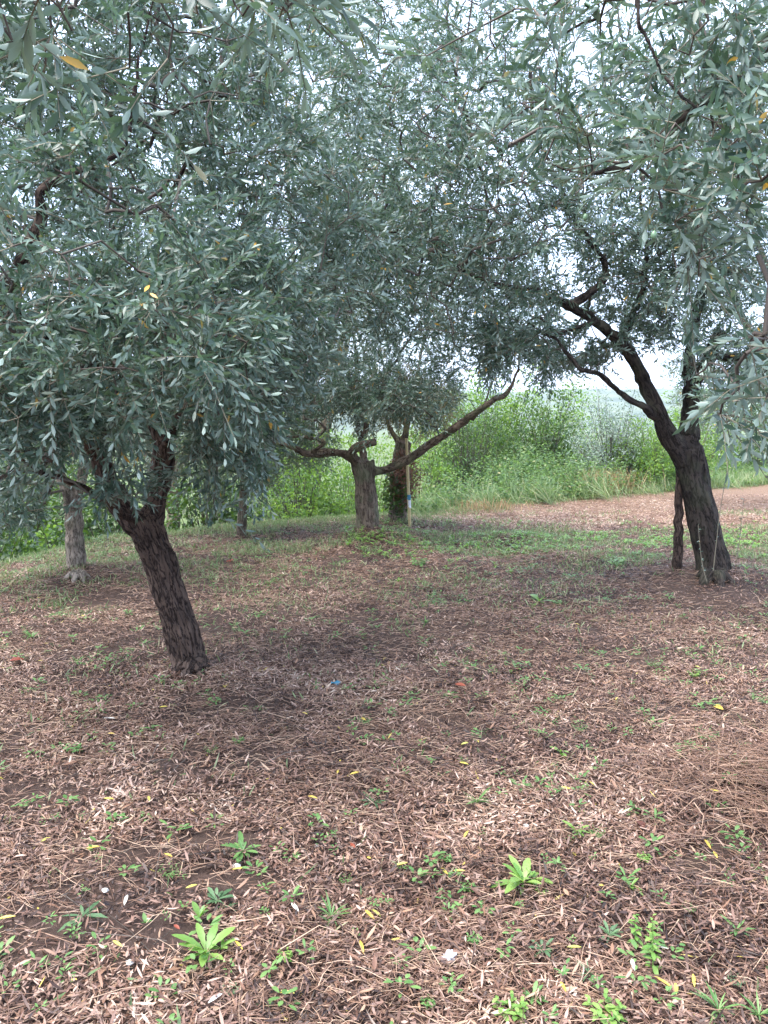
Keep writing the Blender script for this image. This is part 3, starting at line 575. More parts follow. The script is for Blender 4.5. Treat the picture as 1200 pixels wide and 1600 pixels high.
for px, d, r, cs, lab, lm, kk in back:
    x = (px - 600) / F * d; b = np.array([x, d, float(terrain(x, d))])
    top = cs[0]; tp = P(top[0], top[1], d)
    trunk = [np.r_[b + [0, 0, -.2], r * 1.3], np.r_[b + [.05, 0, .4], r], np.r_[b + [.1, .05, 1.1], r]]
    paths = [trunk]
    for (cx, cy, rx, ry, rd, n) in cs:
        c = P(cx, cy, d); f = trunk[-1][:3]
        for s in range(3):
            q = c + rand_dir(1)[0] * np.array([rx, 0, ry]) * d / F * .5; q[2] = max(q[2], 1.3)
            m = (f + q) / 2 + rand_dir(1)[0] * .15; paths.append([np.r_[f, r * .7], np.r_[m, r * .4], np.r_[q, .015]])
    make_tree('olive_tree', lab, b, paths, [ell(cx, cy, d, rx, ry, rd, n) for cx, cy, rx, ry, rd, n in cs], BARK_GREY, lm, amp=0, tw_per=7, tl=.34, pairs=5, ll=.072, lw=.018,
              droop=.3, shape=DIAM, keep=keeper(kk[0], kk[1], 18), group='olive trees in the back rows', maxseg=.3, fine=False)

# ================================================================= SHRUBS AND UNDERGROWTH
def shrub(name, label, px, d, w, h, n, ll, lw, mat, group='shrubs beyond the terrace', dep=None, shape=OVAL, zoff=0., cat='shrub'):
    x = (px - 600) / F * d; b = np.array([x, d, float(terrain(x, d))]); dep = dep or w
    root = empty(name, b, label, cat, group); nc = max(20, n // 45)
    cd = rand_dir(nc); cd[:, 2] = np.abs(cd[:, 2]); q = rng.random(nc) ** .7
    C = b + np.c_[cd[:, 0] * w / 2, cd[:, 1] * dep / 2, cd[:, 2] * h * .95] * q[:, None] * rng.uniform(.8, 1.12, nc)[:, None]
    C[:, 2] += .05
    k = rng.integers(0, nc, n); p = C[k] + rng.normal(size=(n, 3)) * np.array([.11, .11, .09]) * (w / 1.6) ** .5
    tint = rng.random(nc)
    D = rand_dir(n) + np.array([0, 0, -.1]); N = rand_dir(n) * .7 + np.array([0, 0, .8])
    p[:, 2] = np.maximum(p[:, 2], terrain(p[:, 0], p[:, 1]) + .02)
    V, Fc, A = leaves(p, D, N, ll * rng.uniform(.55, 1.2, n), lw * rng.uniform(.7, 1.2, n), .2, shape, rnd=np.clip(tint[k] * .6 + rng.random(n) * .4, 0, 1))
    link('foliage', mesh_np('foliage', V, Fc, {'rnd': A}), mat, root)
    M = (C + b) / 2 + rng.normal(size=C.shape) * .05; st = sticks(np.repeat(b[None], nc, 0) + rng.normal(size=(nc, 3)) * [.1, .1, .0], M, C, .012, .004)
    link('stems', mesh_np('stems', st[0], st[1], {'rnd': st[2]}), BRANCH, root); return root
for a in [
    ('broadleaf_shrub', 'dark broad-leaved shrub at the far left corner below the pale tree', -40, 9.5, 2.6, 1.6, 6000, .075, .05, BUSH_DARK),
    ('broadleaf_shrub', 'dark ivy-like shrub seen between the pale trunk and the leaning trunk', 175, 11.5, 2.2, 2.5, 8000, .07, .05, BUSH_DARK),
    ('broadleaf_shrub', 'deep green shrub right of the leaning trunk at the terrace edge', 330, 12.6, 2.2, 2.4, 7000, .07, .05, BUSH_DARK),
    ('broadleaf_shrub', 'bright yellow-green shrub left of the centre trunk', 470, 13.2, 1.9, 2.3, 7000, .06, .04, BUSH_LIME),
    ('broadleaf_shrub', 'low lime shrub touching the left side of the centre trunk', 535, 13.4, 1.3, 1.7, 4500, .055, .038, BUSH_LIME),
    ('broadleaf_shrub', 'shadowed shrub closing the view behind the far left trees', 60, 13.5, 3.4, 3.4, 8000, .09, .06, BUSH_DARK),
    ('broadleaf_shrub', 'sunlit lime shrub low behind the pale-barked trunk', 75, 10.6, 1.9, 1.6, 5000, .07, .045, BUSH_LIME),
    ('olive_shrub', 'dark green bushy shrub rising behind the undergrowth left of centre field', 735, 18.5, 2.8, 3.6, 9000, .08, .025, BUSH_DARK),
    ('grey_shrub', 'silvery grey-green shrub in the undergrowth at centre right', 955, 18.0, 2.6, 2.4, 12000, .07, .024, SHRUB_GREY),
    ('broadleaf_shrub', 'yellow-green leafy shrub left of the right-hand trunk', 1015, 17.4, 2.0, 1.85, 7000, .07, .035, BUSH_LIME),
    ('broadleaf_shrub', 'green shrub behind the right-hand trunk', 1080, 20.5, 3.0, 2.6, 7000, .08, .04, BUSH_LIME),
    ('broadleaf_shrub', 'dark shrub at the right edge behind the strip of grass', 1215, 23.0, 4.0, 3.2, 8000, .09, .05, BUSH_DARK),
    ('broadleaf_shrub', 'tall green shrub behind the silvery shrub', 890, 23.5, 3.4, 2.9, 7000, .09, .045, BUSH_LIME),
    ('broadleaf_shrub', 'tall shrub showing through above the centre trunk', 570, 15.5, 2.4, 3.2, 9000, .07, .04, BUSH_LIME),
    ('broadleaf_shrub', 'tall dull green shrub left of the long limb of the centre tree', 440, 16.5, 3.0, 3.4, 9000, .08, .045, BUSH_DARK),
    ('broadleaf_shrub', 'tall pale-green shrub behind the dark bushy shrub', 775, 22.0, 3.6, 3.7, 9000, .10, .05, BUSH_LIME),
    ('broadleaf_shrub', 'tall mid-green shrub directly left of the silvery shrub', 850, 20.5, 3.0, 3.0, 9000, .09, .045, BUSH_DARK),
    ('broadleaf_shrub', 'tall green shrub behind the limb of the centre tree', 700, 20.0, 3.2, 3.5, 9000, .09, .045, BUSH_LIME),
    ('broadleaf_shrub', 'green shrub filling the gap behind the pale stake', 660, 17.0, 2.2, 2.6, 7000, .07, .04, BUSH_LIME),
]: shrub(*a)
# far tree line closing the lower horizon
fl = [('distant_tree', 'round green tree on the far tree line, %s', px, d, w, h, 5000, .22, .12, BUSH_DARK) for px, d, w, h in [(780, 60, 9, 6), (1120, 55, 10, 8), (420, 48, 10, 9), (80, 40, 10, 9), (1260, 42, 9, 9), (-160, 36, 9, 9)]]
where = ['between the centre tree and the hill', 'right of the hill behind the right trunk', 'behind the hanging foliage left of centre', 'behind the leaning tree', 'outermost on the right', 'outermost on the left']
for a, wh in zip(fl, where): shrub(a[0], a[1] % wh, *a[2:], group='trees on the far tree line', cat='tree')
# tall weeds (nobody could count them)
def undergrowth():
    n = 2800; x = rng.uniform(.4, 15, n); e = edge(x); y = e + np.abs(rng.normal(size=n)) * 2.6 + rng.uniform(-.1, .3, n)
    hh = (.4 + .95 * vnoise(x, y, 1.3, 21)) * rng.uniform(.6, 1.2, n) * (0.5 + .5 * sstep(0, 1.5, y - e)); hh *= np.where(x > 8, .45, 1)
    z = terrain(x, y); A = np.c_[x, y, z]; lean = np.c_[rng.normal(size=n) * .22 - .12, rng.normal(size=n) * .2 - .08, np.ones(n)]
    def at(t): return A + lean * (hh * t)[:, None] - np.array([0, 0, .15]) * (hh * t * t)[:, None]
    st = sticks(A, at(.5), at(1.), .005, .002); parts = []
    for k in range(15):
        t = .15 + .85 * k / 14; c = at(t); D = rand_dir(n); D[:, 2] = np.abs(D[:, 2]) * .7
        parts.append(leaves(c, D, rand_dir(n) * .5 + [0, 0, 1], rng.uniform(.06, .15, n) * (1.25 - t * .7), rng.uniform(.018, .045, n), .35, LANCE))
    V, Fc, R_ = cat_mesh(parts + [st]); tag(link('undergrowth', mesh_np('undergrowth', V, Fc, {'rnd': R_}), WEED_MID), kind='stuff')
undergrowth()
def blades(n, x, y, L, W, mat, name, lean=.5, bend=.5, bias=(0, 0, 0), label=None):
    A = np.c_[x, y, terrain(x, y)]; D = rand_dir(n) * lean + np.array([0, 0, 1.]) + np.array(bias); N = rand_dir(n)
    V, Fc, R_ = leaves(A, D, N, L, W, bend * rng.uniform(.2, 1.6, n), LANCE)
    return V, Fc, R_
# arching long grass at the edge of the field
n = 3400; x = rng.uniform(.6, 9, n); x += .5 * np.sin(x * 5) * .6; y = edge(x) + rng.normal(size=n) * .4 + .25
tall = blades(n, x, y, (.12 + .75 * vnoise(x, y, .7, 77) ** 1.5) * rng.uniform(.5, 1.2, n) * (1 - .4 * sstep(3, 6, x)), .008, GRASS, '', .5, .7, (-.55, -.2, 0))
n = 5000; x = rng.uniform(6, 14, n); y = edge(x) + np.abs(rng.normal(size=n)) * 1.2
t2 = blades(n, x, y, rng.uniform(.15, .45, n), .008, GRASS, '', .4, .5)
V, Fc, R_ = cat_mesh([tall, t2]); tag(link('long_grass', mesh_np('long_grass', V, Fc, {'rnd': R_}), GRASS), kind='stuff')
def dryclump(px, py, n, L, sx, label):
    g = G(px, py); x = g[0] + rng.normal(size=n) * sx; y = g[1] + rng.normal(size=n) * .2
    V, Fc, R_ = blades(n, x, y, rng.uniform(.4, 1, n) * L, .009, DRYGRASS, '', .35, .35)
    o = link('dry_grass_clump', mesh_np('dry_grass_clump', V - g, Fc, {'rnd': R_}), DRYGRASS, loc=g); tag(o, label, 'dry grass')
dryclump(945, 770, 700, .6, .35, 'upright clump of tan dry grass at the far edge of the mown strip')
dryclump(760, 797, 250, .25, .3, 'low tuft of straw-coloured grass at the left end of the mown strip')

# ================================================================= LITTER (stuff)
def fresh(x, y):  # how grassy the floor is
    g = vnoise(x, y, .9, 31) * .35 + vnoise(x, y, .28, 32) * .4 + vnoise(x, y, .1, 33) * .25
    back_ = sstep(7.0, 8.8, y) * (1 - sstep(10.4, 11.3, y) * sstep(0.5, 1.3, x)); left = sstep(.8, 3.5, -x) * sstep(3.8, 6, y)
    return g, back_, left
def scatter(n, dens_pow, ymax, xs):
    """ground points: even near the camera, thinning with distance"""
    y = .9 + (ymax - .9) * rng.random(n) ** dens_pow; x = rng.uniform(-1, 1, n) * (1.1 + xs * y); return x, y
def litter():
    x1, y1 = scatter(210000, 1.0, 4.6, .60); x2, y2 = scatter(260000, 1.1, 16, .62); x3, y3 = scatter(330000, .8, 12.5, .60); k_ = y3 > 4.2; x3 = x3[k_]; y3 = y3[k_]
    x = np.r_[x1, x2, x3]; y = np.r_[y1, y2, y3]; n = len(x)
    bare = vnoise(x, y, .42, 41) * .5 + vnoise(x, y, .13, 42) * .5
    bare_at = np.zeros(n)
    for (a, b) in ((355, 1110), (1100, 945), (160, 930), (590, 870), (100, 1440), (690, 890), (1150, 930), (40, 1240), (860, 905), (440, 960)):
        g = G(a, b); bare_at = np.maximum(bare_at, np.exp(-(((x - g[0]) / .4) ** 2 + ((y - g[1]) / .24) ** 2)))
    kp = (bare + rng.normal(size=n) * .08 > .33) & (rng.random(n) > bare_at * .85) & (y < edge(x) + .3); x = x[kp]; y = y[kp]; n = len(x)
    z = terrain(x, y) + rng.random(n) ** 1.5 * .028 + .002
    az = rng.random(n) * 6.283 + vnoise(x, y, .3, 47) * 2; tilt = rng.normal(size=n) * .26
    D = np.c_[np.cos(az), np.sin(az), tilt]; N = rand_dir(n) * .6 + np.array([0, 0, 1.0]); N[rng.random(n) < .5] *= -1
    rr = np.clip(rng.beta(1.6, 2.0, n) * .85 + (vnoise(x, y, .5, 44) - .42) * .55 + (vnoise(x, y, .14, 45) - .5) * .4 + .25 * sstep(10.5, 12, y), 0, .97); rr = np.where(rng.random(n) < .005, 1, rr)
    grow_ = 1 + .3 * sstep(5, 12, y); Ls = np.where(rng.random(n) < .55, rng.uniform(.008, .026, n), rng.uniform(.026, .052, n))
    V, Fc, A = leaves(np.c_[x, y, z], D, N, Ls * grow_, rng.uniform(.003, .0088, n) * grow_, rng.uniform(-.5, .5, n), LANCE, rnd=rr)
    tag(link('leaf_litter', mesh_np('leaf_litter', V, Fc, {'rnd': A}), LITTER), kind='stuff')
litter()
def straw():
    n = 130000; x, y = scatter(n, 1.25, 15, .62)
    kp = (vnoise(x, y, .5, 51) + rng.normal(size=n) * .2 > .36) & (y < edge(x)); x = x[kp]; y = y[kp]; n = len(x)
    # a raked heap of dry stems at the right
    g = G(1185, 1245); m = 1900; x = np.r_[x, g[0] + .25 + rng.normal(size=m) * .34]; y = np.r_[y, g[1] + rng.normal(size=m) * .22]; heap = np.r_[np.zeros(n), np.ones(m)]; n += m
    az = rng.normal(size=n) * .9 + 3.0 * (rng.random(n) < .25); az = np.where(heap > 0, -.45 + rng.normal(size=n) * 1.1, az); L = np.where(rng.random(n) < .07, rng.uniform(.12, .28, n), rng.uniform(.03, .11, n)); L = np.where(heap > 0, rng.uniform(.08, .26, n), L)
    A = np.c_[x, y, terrain(x, y) + .006 + rng.random(n) * .02 + heap * rng.random(n) * .09]
    D = np.c_[np.cos(az), np.sin(az), rng.normal(size=n) * .10 + .02]; B = A + D * L[:, None]; B[:, 2] = np.maximum(B[:, 2], terrain(B[:, 0], B[:, 1]) + .006)
    M = (A + B) / 2 + rng.normal(size=(n, 3)) * (L * .06)[:, None]; M[:, 2] += .004
    V, Fc, R_ = sticks(A, M, B, rng.uniform(.0007, .0017, n) * (1 + .1 * y) * (1 + .4 * heap), .0007, rnd=np.where(heap > 0, rng.random(n) * .8, rng.random(n)))
    tag(link('straw', mesh_np('straw', V, Fc, {'rnd': R_}), STRAW), kind='stuff')
    # broken olive twigs
    n = 520; x, y = scatter(n, 1.1, 9, .55); az = rng.random(n) * 6.28; L = rng.uniform(.08, .32, n)
    A = np.c_[x, y, terrain(x, y) + .015]; B = A + np.c_[np.cos(az), np.sin(az), np.zeros(n)] * L[:, None]; B[:, 2] = terrain(B[:, 0], B[:, 1]) + rng.uniform(.008, .03, n)
    M = (A + B) / 2 + rng.normal(size=(n, 3)) * .012; M[:, 2] = np.maximum(M[:, 2], terrain(M[:, 0], M[:, 1]) + .01)
    V, Fc, R_ = sticks(A, M, B, rng.uniform(.0015, .0035, n), .001)
    tag(link('fallen_twigs', mesh_np('fallen_twigs', V, Fc, {'rnd': R_}), BRANCH), kind='stuff')
straw()
def grey_leaves():
    n = 700; x, y = scatter(n, .9, 6, .6); az = rng.random(n) * 6.28
    V, Fc, A = leaves(np.c_[x, y, terrain(x, y) + .03], np.c_[np.cos(az), np.sin(az), rng.normal(size=n) * .15], rand_dir(n) * .4 + [0, 0, 1], rng.uniform(.04, .062, n), rng.uniform(.008, .013, n), rng.uniform(-.6, .6, n), LANCE, fold=.4, rnd=rng.uniform(.3, .95, n))
    tag(link('curled_leaves', mesh_np('curled_leaves', V, Fc, {'rnd': A}), LITTER), kind='stuff')
grey_leaves()
def turf():
    n = 260000; x, y = scatter(n, .62, 13, .66); g, b_, l_ = fresh(x, y)
    pr = np.clip((g - .46) * 6, 0, .8) * np.clip(b_ * .7 + .25 * sstep(4.5, 7, y) + l_ * .55 + .06, 0, 1)
    kp = (rng.random(n) < pr) & (y < edge(x) + .6); x = x[kp]; y = y[kp]; n = len(x); print('turf', n)
    t1_ = blades(n, x, y, rng.uniform(.025, .075, n) * (1 + .3 * sstep(6, 9, y)), rng.uniform(.004, .009, n), None, '', .9, .5)
    # bright fringe along the terrace edge
    m = 9000; xe = rng.uniform(-4.5, 2.2, m); ye = edge(xe) - np.abs(rng.normal(size=m)) * .5 + .2
    t2_ = blades(m, xe, ye, rng.uniform(.03, .09, m), .006, None, '', .7, .5)
    m = 5000; xe = rng.uniform(.8, 7, m); ye = 10.1 + rng.normal(size=m) * .4; kk = vnoise(xe, ye, .5, 61) > .45; xe = xe[kk]; ye = ye[kk]; m = len(xe)
    t3_ = blades(m, xe, ye, rng.uniform(.03, .08, m), .007, None, '', .8, .5)
    V, Fc, R_ = cat_mesh([t1_, t2_, t3_]); tag(link('short_grass', mesh_np('short_grass', V, Fc, {'rnd': R_}), GRASS), kind='stuff')
    # fresh clover-like cover on the band before the mown strip
    m = 1500; xs = rng.uniform(-.5, 6.5, m); ys = 9.6 + rng.normal(size=m) * .8; kk = vnoise(xs, ys, .5, 66) > .5; xs = xs[kk]; ys = ys[kk]; m = len(xs); parts = []
    for q in range(8):
        a = q * 2.4 + rng.random(m); B = np.c_[xs, ys, terrain(xs, ys) + .02 + rng.random(m) * .03]
        parts.append(leaves(B, np.c_[np.cos(a), np.sin(a), rng.uniform(.2, 1.2, m)], np.tile([0, 0, 1.], (m, 1)), rng.uniform(.02, .06, m), rng.uniform(.012, .024, m), .3, OVAL))
    V, Fc, R_ = cat_mesh(parts); tag(link('ground_cover', mesh_np('ground_cover', V, Fc, {'rnd': R_}), LIME), kind='stuff')
    # tiny clovery seedlings too many to count
    m = 3000; xs, ys = scatter(m, .72, 11, .6); kk = vnoise(xs, ys, .8, 62) > .42; xs = xs[kk]; ys = ys[kk]; m = len(xs); parts = []; sz = rng.uniform(.45, 1.35, m) ** 1.3 * (1 + .25 * sstep(3, 8, ys))
    for q in range(9):
        a = q * 2.4 + rng.random(m); r = rng.uniform(.0, .022, m) * sz; B = np.c_[xs + np.cos(a) * r, ys + np.sin(a) * r, terrain(xs, ys) + .018 + rng.random(m) * .03]
        parts.append(leaves(B, np.c_[np.cos(a), np.sin(a), rng.uniform(.1, .9, m)], np.tile([0, 0, 1.], (m, 1)), rng.uniform(.012, .028, m) * sz, rng.uniform(.006, .012, m) * sz, .3, OVAL))
    V, Fc, R_ = cat_mesh(parts); tag(link('seedlings', mesh_np('seedlings', V, Fc, {'rnd': R_}), MIDG), kind='stuff')
turf()

# ================================================================= COUNTED WEEDS
def rosette(g, n, L, W, rise, seed, shape, bend=.35, jit=.25, fold=.25, L2=.75):
    r = np.random.default_rng(seed); out = []
    for i in range(n):
        a = i * 2.4 + r.normal() * jit * 1.6; up = rise * r.uniform(.15, 1.9) + .1
        D = np.array([[math.cos(a), math.sin(a), up]]); N = np.array([[-math.cos(a) * up, -math.sin(a) * up, 1.]])
        l = L * r.uniform(.45, 1.15) * (1 if i % 3 else .7)
        out.append(leaves(g[None] + np.array([[0, 0, .018]]), D, N, l, W * r.uniform(.8, 1.15) * l / L, bend * r.uniform(.5, 1.3), shape, fold=fold, rnd=np.array([r.random()])))
    return out
def stemmed(g, h, n, L, W, seed, shape=OVAL, lean=(0, 0)):
    r = np.random.default_rng(seed); out = []
    for i in range(n):
        t = (i + .5) / n; a = i * 2.4 + r.normal() * .3; c = g + np.array([lean[0] * t, lean[1] * t, h * t + .014])
        l = L * (1.1 - .5 * t) * r.uniform(.7, 1.2)
        out.append(leaves(c[None], np.array([[math.cos(a), math.sin(a), .35 + r.normal() * .2]]), np.array([[-math.cos(a) * .3, -math.sin(a) * .3, 1.]]), l, W * l / L, .35, shape, fold=.2, rnd=np.array([r.random()])))
    st = sticks(g[None], (g + np.array([lean[0] * .5, lean[1] * .5, h * .5]))[None], (g + np.array([lean[0], lean[1], h]))[None], .0022, .001)
    return out, st
# px, py, width px, style, material, phrase
WEEDS = [
 (322, 1500, 100, 'big', LIME, 'large lime toothed-leaf seedling', 'near the bottom left'),
 (818, 1388, 82, 'big', LIME, 'large pale-veined lime seedling', 'right of centre in the foreground'),
 (312, 1442, 42, 'pair', LIME, 'small glossy oval-leaved seedling', 'just above the large lime seedling'),
 (228, 1452, 32, 'pair', MIDG, 'two-leaved green sprout', 'left of the large lime seedling'),
 (985, 1395, 45, 'big', LIME, 'compact lime seedling', 'between the two large foreground patches at right'),
 (900, 1308, 50, 'big', LIME, 'spreading pale lime weed', 'above the large pale-veined seedling'),
 (932, 1312, 34, 'fine', MIDG, 'feathery green weed', 'touching the spreading pale lime weed'),
 (380, 1338, 70, 'dense', MIDG, 'dense flat green rosette', 'in the left half of the foreground'),
 (115, 1178, 34, 'bushy', MIDG, 'bushy green weed', 'on the left below the leaning tree'),
 (1020, 1525, 44, 'tall', LIME, 'tall leafy upright weed', 'at lower right'),
 (797, 1592, 66, 'bushy', LIME, 'bright clump of round leaves', 'at the bottom edge right of centre'),
 (832, 1570, 50, 'dense', MIDG, 'darker green leafy weed', 'behind the bright clump at the bottom edge'),
 (945, 1597, 78, 'bushy', LIME, 'wide bright clump of seedlings', 'at the bottom edge under the tall weed'),
 (445, 1505, 34, 'bushy', LIME, 'small crinkled lime weed', 'right of the large lime seedling'),
 (518, 1442, 58, 'grass', MIDG, 'tufted weed of narrow leaves', 'left of centre in the foreground'),
 (265, 1374, 40, 'fine', MIDG, 'pale feathery weed', 'left of the dense flat rosette'),
 (338, 1416, 56, 'dense', DARKG, 'dull green rosette', 'below the dense flat rosette'),
 (355, 1428, 30, 'grass', DARKG, 'small narrow-leaved sprout', 'beside the dull green rosette'),
 (695, 1350, 28, 'bushy', MIDG, 'small round-leaved weed', 'left of the large pale-veined seedling'),
 (730, 1396, 30, 'bushy', MIDG, 'low leafy weed', 'close below the round-leaved weed'),
 (585, 1260, 50, 'star', DARKG, 'blue-green spiky rosette', 'at the centre of the litter'),
 (745, 1262, 52, 'grass', MIDG, 'fresh green grass tuft', 'right of the blue-green rosette'),
 (875, 1182, 34, 'big', LIME, 'bright little seedling', 'in the middle distance right of centre'),
 (842, 944, 46, 'big', LIME, 'vivid yellow-green weed', 'on the ground before the right-hand tree'),
 (870, 946, 20, 'bushy', LIME, 'tiny bright weed', 'touching the vivid yellow-green weed'),
 (1084, 1060, 24, 'bushy', LIME, 'light green seedling', 'below the mound of the right-hand tree'),
 (905, 1146, 30, 'fine', MIDG, 'faint feathery weed', 'above the bright little seedling'),
 (1105, 1160, 44, 'fine', MIDG, 'sprawling light weed', 'at right beside the mossy patch'),
 (740, 1478, 30, 'bushy', MIDG, 'small paired sprouts', 'below the low leafy weed'),
 (848, 1494, 44, 'dense', DARKG, 'dark green leafy weed', 'below the large pale-veined seedling'),
 (920, 1532, 40, 'grass', DARKG, 'dull narrow-leaved weed', 'left of the tall leafy weed'),
 (952, 1470, 42, 'dense', DARKG, 'small dull rosette', 'below the compact lime seedling'),
 (1076, 1430, 26, 'fine', MIDG, 'tiny feathery weed', 'right of the tall leafy weed'),
 (1150, 1462, 70, 'star', MIDG, 'broad pale-ribbed weed', 'near the right edge of the foreground'),
 (1122, 1590, 70, 'grass', MIDG, 'tall grassy weed with a thin upright stem', 'at the bottom right'),
 (1185, 1598, 60, 'grass', MIDG, 'grassy weed', 'in the bottom right corner'),
 (668, 1578, 30, 'bushy', MIDG, 'small weed', 'at the bottom edge near the centre'),
 (803, 1424, 26, 'pair', MIDG, 'pair of dark little sprouts', 'right under the large pale-veined seedling'),
 (846, 1402, 22, 'bushy', LIME, 'little lime sprout', 'touching the right side of the large pale-veined seedling'),
 (1006, 1350, 28, 'bushy', LIME, 'small yellowish weed', 'above the compact lime seedling'),
 (130, 1440, 90, 'star', DARKG, 'flat dark star of strap leaves', 'on a bare patch at lower left'),
 (372, 1165, 24, 'bushy', MIDG, 'small green tuft', 'below the base of the leaning trunk'),
 (330, 1180, 26, 'fine', MIDG, 'little feathery tuft', 'just left of the small green tuft'),
 (665, 978, 28, 'grass', MIDG, 'green tuft', 'in the middle distance near the centre'),
 (1188, 1100, 46, 'fine', MIDG, 'light green weed', 'at the right edge in the middle distance'),
 (360, 1560, 34, 'fine', DARKG, 'thin feathery weed', 'under the large lime seedling'),
 (625, 1365, 34, 'grass', MIDG, 'narrow-leaved sprout', 'near the centre of the foreground'),
 (540, 1385, 26, 'fine', MIDG, 'tiny grey-green sprout', 'above the tufted narrow-leaved weed'),
 (1150, 1545, 34, 'fine', DARKG, 'dull feathery sprout', 'above the grassy corner weed'),
 (50, 1000, 36, 'grass', MIDG, 'grass tuft', 'at the left edge level with the leaning trunk'),
 (120, 1040, 34, 'grass', MIDG, 'pale grass tuft', 'left of the base of the leaning trunk'),
 (570, 1135, 30, 'fine', MIDG, 'low weed', 'below the blue scrap'),
 (1020, 1045, 34, 'fine', MIDG, 'sprawling small weed', 'before the right-hand mound'),
 (962, 885, 40, 'bushy', LIME, 'yellow-green ground weed', 'left of the right-hand trunk'),
 (655, 885, 34, 'bushy', MIDG, 'leafy green weed', 'beside the mound of the centre tree'),
]
WPTS = []
for i, (px, py, wpx, style, mat, what, place) in enumerate(WEEDS):
    g = G(px, py); s = wpx / F * g[1] * 1.08; seed = 100 + i; W_ = s * .5
    lab = f'{what} {place}'; st = None; h = None
    if style == 'big': lv = rosette(g, 13 if wpx > 60 else 11, s * .56, s * .17, 1.0, seed, BROAD, .5, .6, L2=.6)
    elif style == 'pair': lv = rosette(g, 6, s * .55, s * .24, 1.1, seed, OVAL, .35)
    elif style == 'dense': lv = rosette(g, 20, s * .52, s * .13, .45, seed, BROAD, .3)
    elif style == 'star': lv = rosette(g, 9, s * .55, s * .09, .18, seed, LANCE, .15)
    elif style == 'grass': lv = rosette(g, 22, s * .58, s * .055, 1.2, seed, LANCE, .5)
    elif style == 'fine':
        lv = []
        for q in range(7):
            a = q * .9; o_ = np.array([math.cos(a), math.sin(a), 0]) * s * .12; l2, st_ = stemmed(g + o_, s * .35, 9, s * .16, s * .05, seed + q * 7, LANCE, (math.cos(a) * s * .3, math.sin(a) * s * .3)); lv += l2
    elif style == 'bushy':
        lv = []
        for q in range(6):
            a = q * 1.3; o_ = np.array([math.cos(a), math.sin(a), 0]) * s * .14; l2, st_ = stemmed(g + o_, s * .3, 8, s * .24, s * .13, seed + q * 7, OVAL, (math.cos(a) * s * .2, math.sin(a) * s * .2)); lv += l2
    elif style == 'tall':
        lv = []
        for q, (ox, hh) in enumerate([(0, 2.0), (.2, 1.3), (-.18, 1.1)]):
            l2, st_ = stemmed(g + np.array([ox * s, .05 * q, 0]), s * hh, 22, s * .36, s * .16, seed + q, OVAL, (0, .02)); lv += l2; st = st_ if q == 0 else cat_mesh([st, st_])
    nm = 'grass_tuft' if style == 'grass' else 'weed'; grp = 'weeds growing through the leaf litter'
    if style in ('big', 'pair') and wpx > 30:
        root = empty(nm, g, lab, 'weed', grp)
        if wpx > 60: lv += rosette(g + np.array([s * .22, .10 * s, 0]), 7, s * .34, s * .12, 1.2, seed + 50, BROAD, .6, .6)
        for (V, Fc, A) in lv: link('leaf', mesh_np('leaf', V, Fc, {'rnd': A}), mat, root)
    else:
        if st is not None:
            root = empty(nm, g, lab, 'weed', grp); V, Fc, A = cat_mesh(lv); link('leaves', mesh_np('leaves', V, Fc, {'rnd': A}), mat, root); link('stem', mesh_np('stem', st[0], st[1], {'rnd': st[2]}), mat, root)
        else:
            V, Fc, A = cat_mesh(lv); o = link(nm, mesh_np(nm, V - g, Fc, {'rnd': A}), mat, loc=g); tag(o, lab, 'weed', grp)
    WPTS.append((px, py, what))

# ================================================================= COUNTED FALLEN LEAVES
YL = [(80, 1321), (157, 1335), (162, 1259), (232, 1255), (26, 1446), (290, 1402), (362, 1372), (570, 1436), (595, 1447), (192, 1495), (562, 1484), (462, 1569), (527, 1220), (562, 1217), (481, 1255),
      (637, 1361), (727, 1374), (732, 1310), (877, 1240), (1102, 1246), (1100, 1324), (1114, 1342), (885, 1495), (1021, 1541), (884, 1567), (1082, 1537), (1056, 1571), (732, 1205), (732, 1170), (965, 1098), (1094, 1051),
      (249, 1114), (481, 1125), (180, 1156), (572, 1135), (700, 1380), (270, 1352), (380, 1500), (898, 980), (930, 1240)]
PL = [(986, 1513), (162, 1131), (200, 1412), (455, 1425), (325, 1585), (1045, 1498)]
def fallen(px, py, L, W, mat, name, lab, grp, curl=0., cat='leaf', lift=.030):
    g = G(px, py); a = rng.random() * 3.14; a = a * 2
    V, Fc, A = leaves(np.array([[0, 0, lift]]), np.array([[math.cos(a), math.sin(a), .12]]), np.array([[rng.normal() * .2, -.35, 1.]]), L, W, .2, [(0, 0), (.12, .4), (.3, .85), (.55, 1), (.8, .7), (1, 0)], fold=.35, curl=curl)
    o = link(name, mesh_np(name, V, Fc, {'rnd': A}), mat, loc=g); tag(o, lab, cat, grp)
used = {}
LAND = WPTS
def where_phrase(px, py):
    d = [(math.hypot(px - a, (py - b) * 1.3), a, b, w_) for a, b, w_ in LAND]; d.sort()
    for dist, a, b, w_ in d[:6]:
        dx, dy = px - a, py - b
        rel = ('left of' if dx < 0 else 'right of') if abs(dx) > abs(dy) else ('behind' if dy < 0 else 'in front of')
        if (rel, w_) not in used: used[(rel, w_)] = 1; return f'{rel} the {w_}'
    return None
for i, (px, py) in enumerate(YL):
    L = rng.uniform(.036, .056); wp = where_phrase(px, py)
    fallen(px, py, L, rng.uniform(.008, .0115), YELLOW, 'fallen_leaf', f'yellow olive leaf lying {wp}', 'fallen yellow olive leaves', curl=.12 if i == 18 else 0)
for i, (px, py) in enumerate(PL):
    fallen(px, py, rng.uniform(.045, .06), .011, PALE, 'fallen_leaf', f'whitish dry leaf lying {where_phrase(px, py)}', 'fallen whitish leaves')
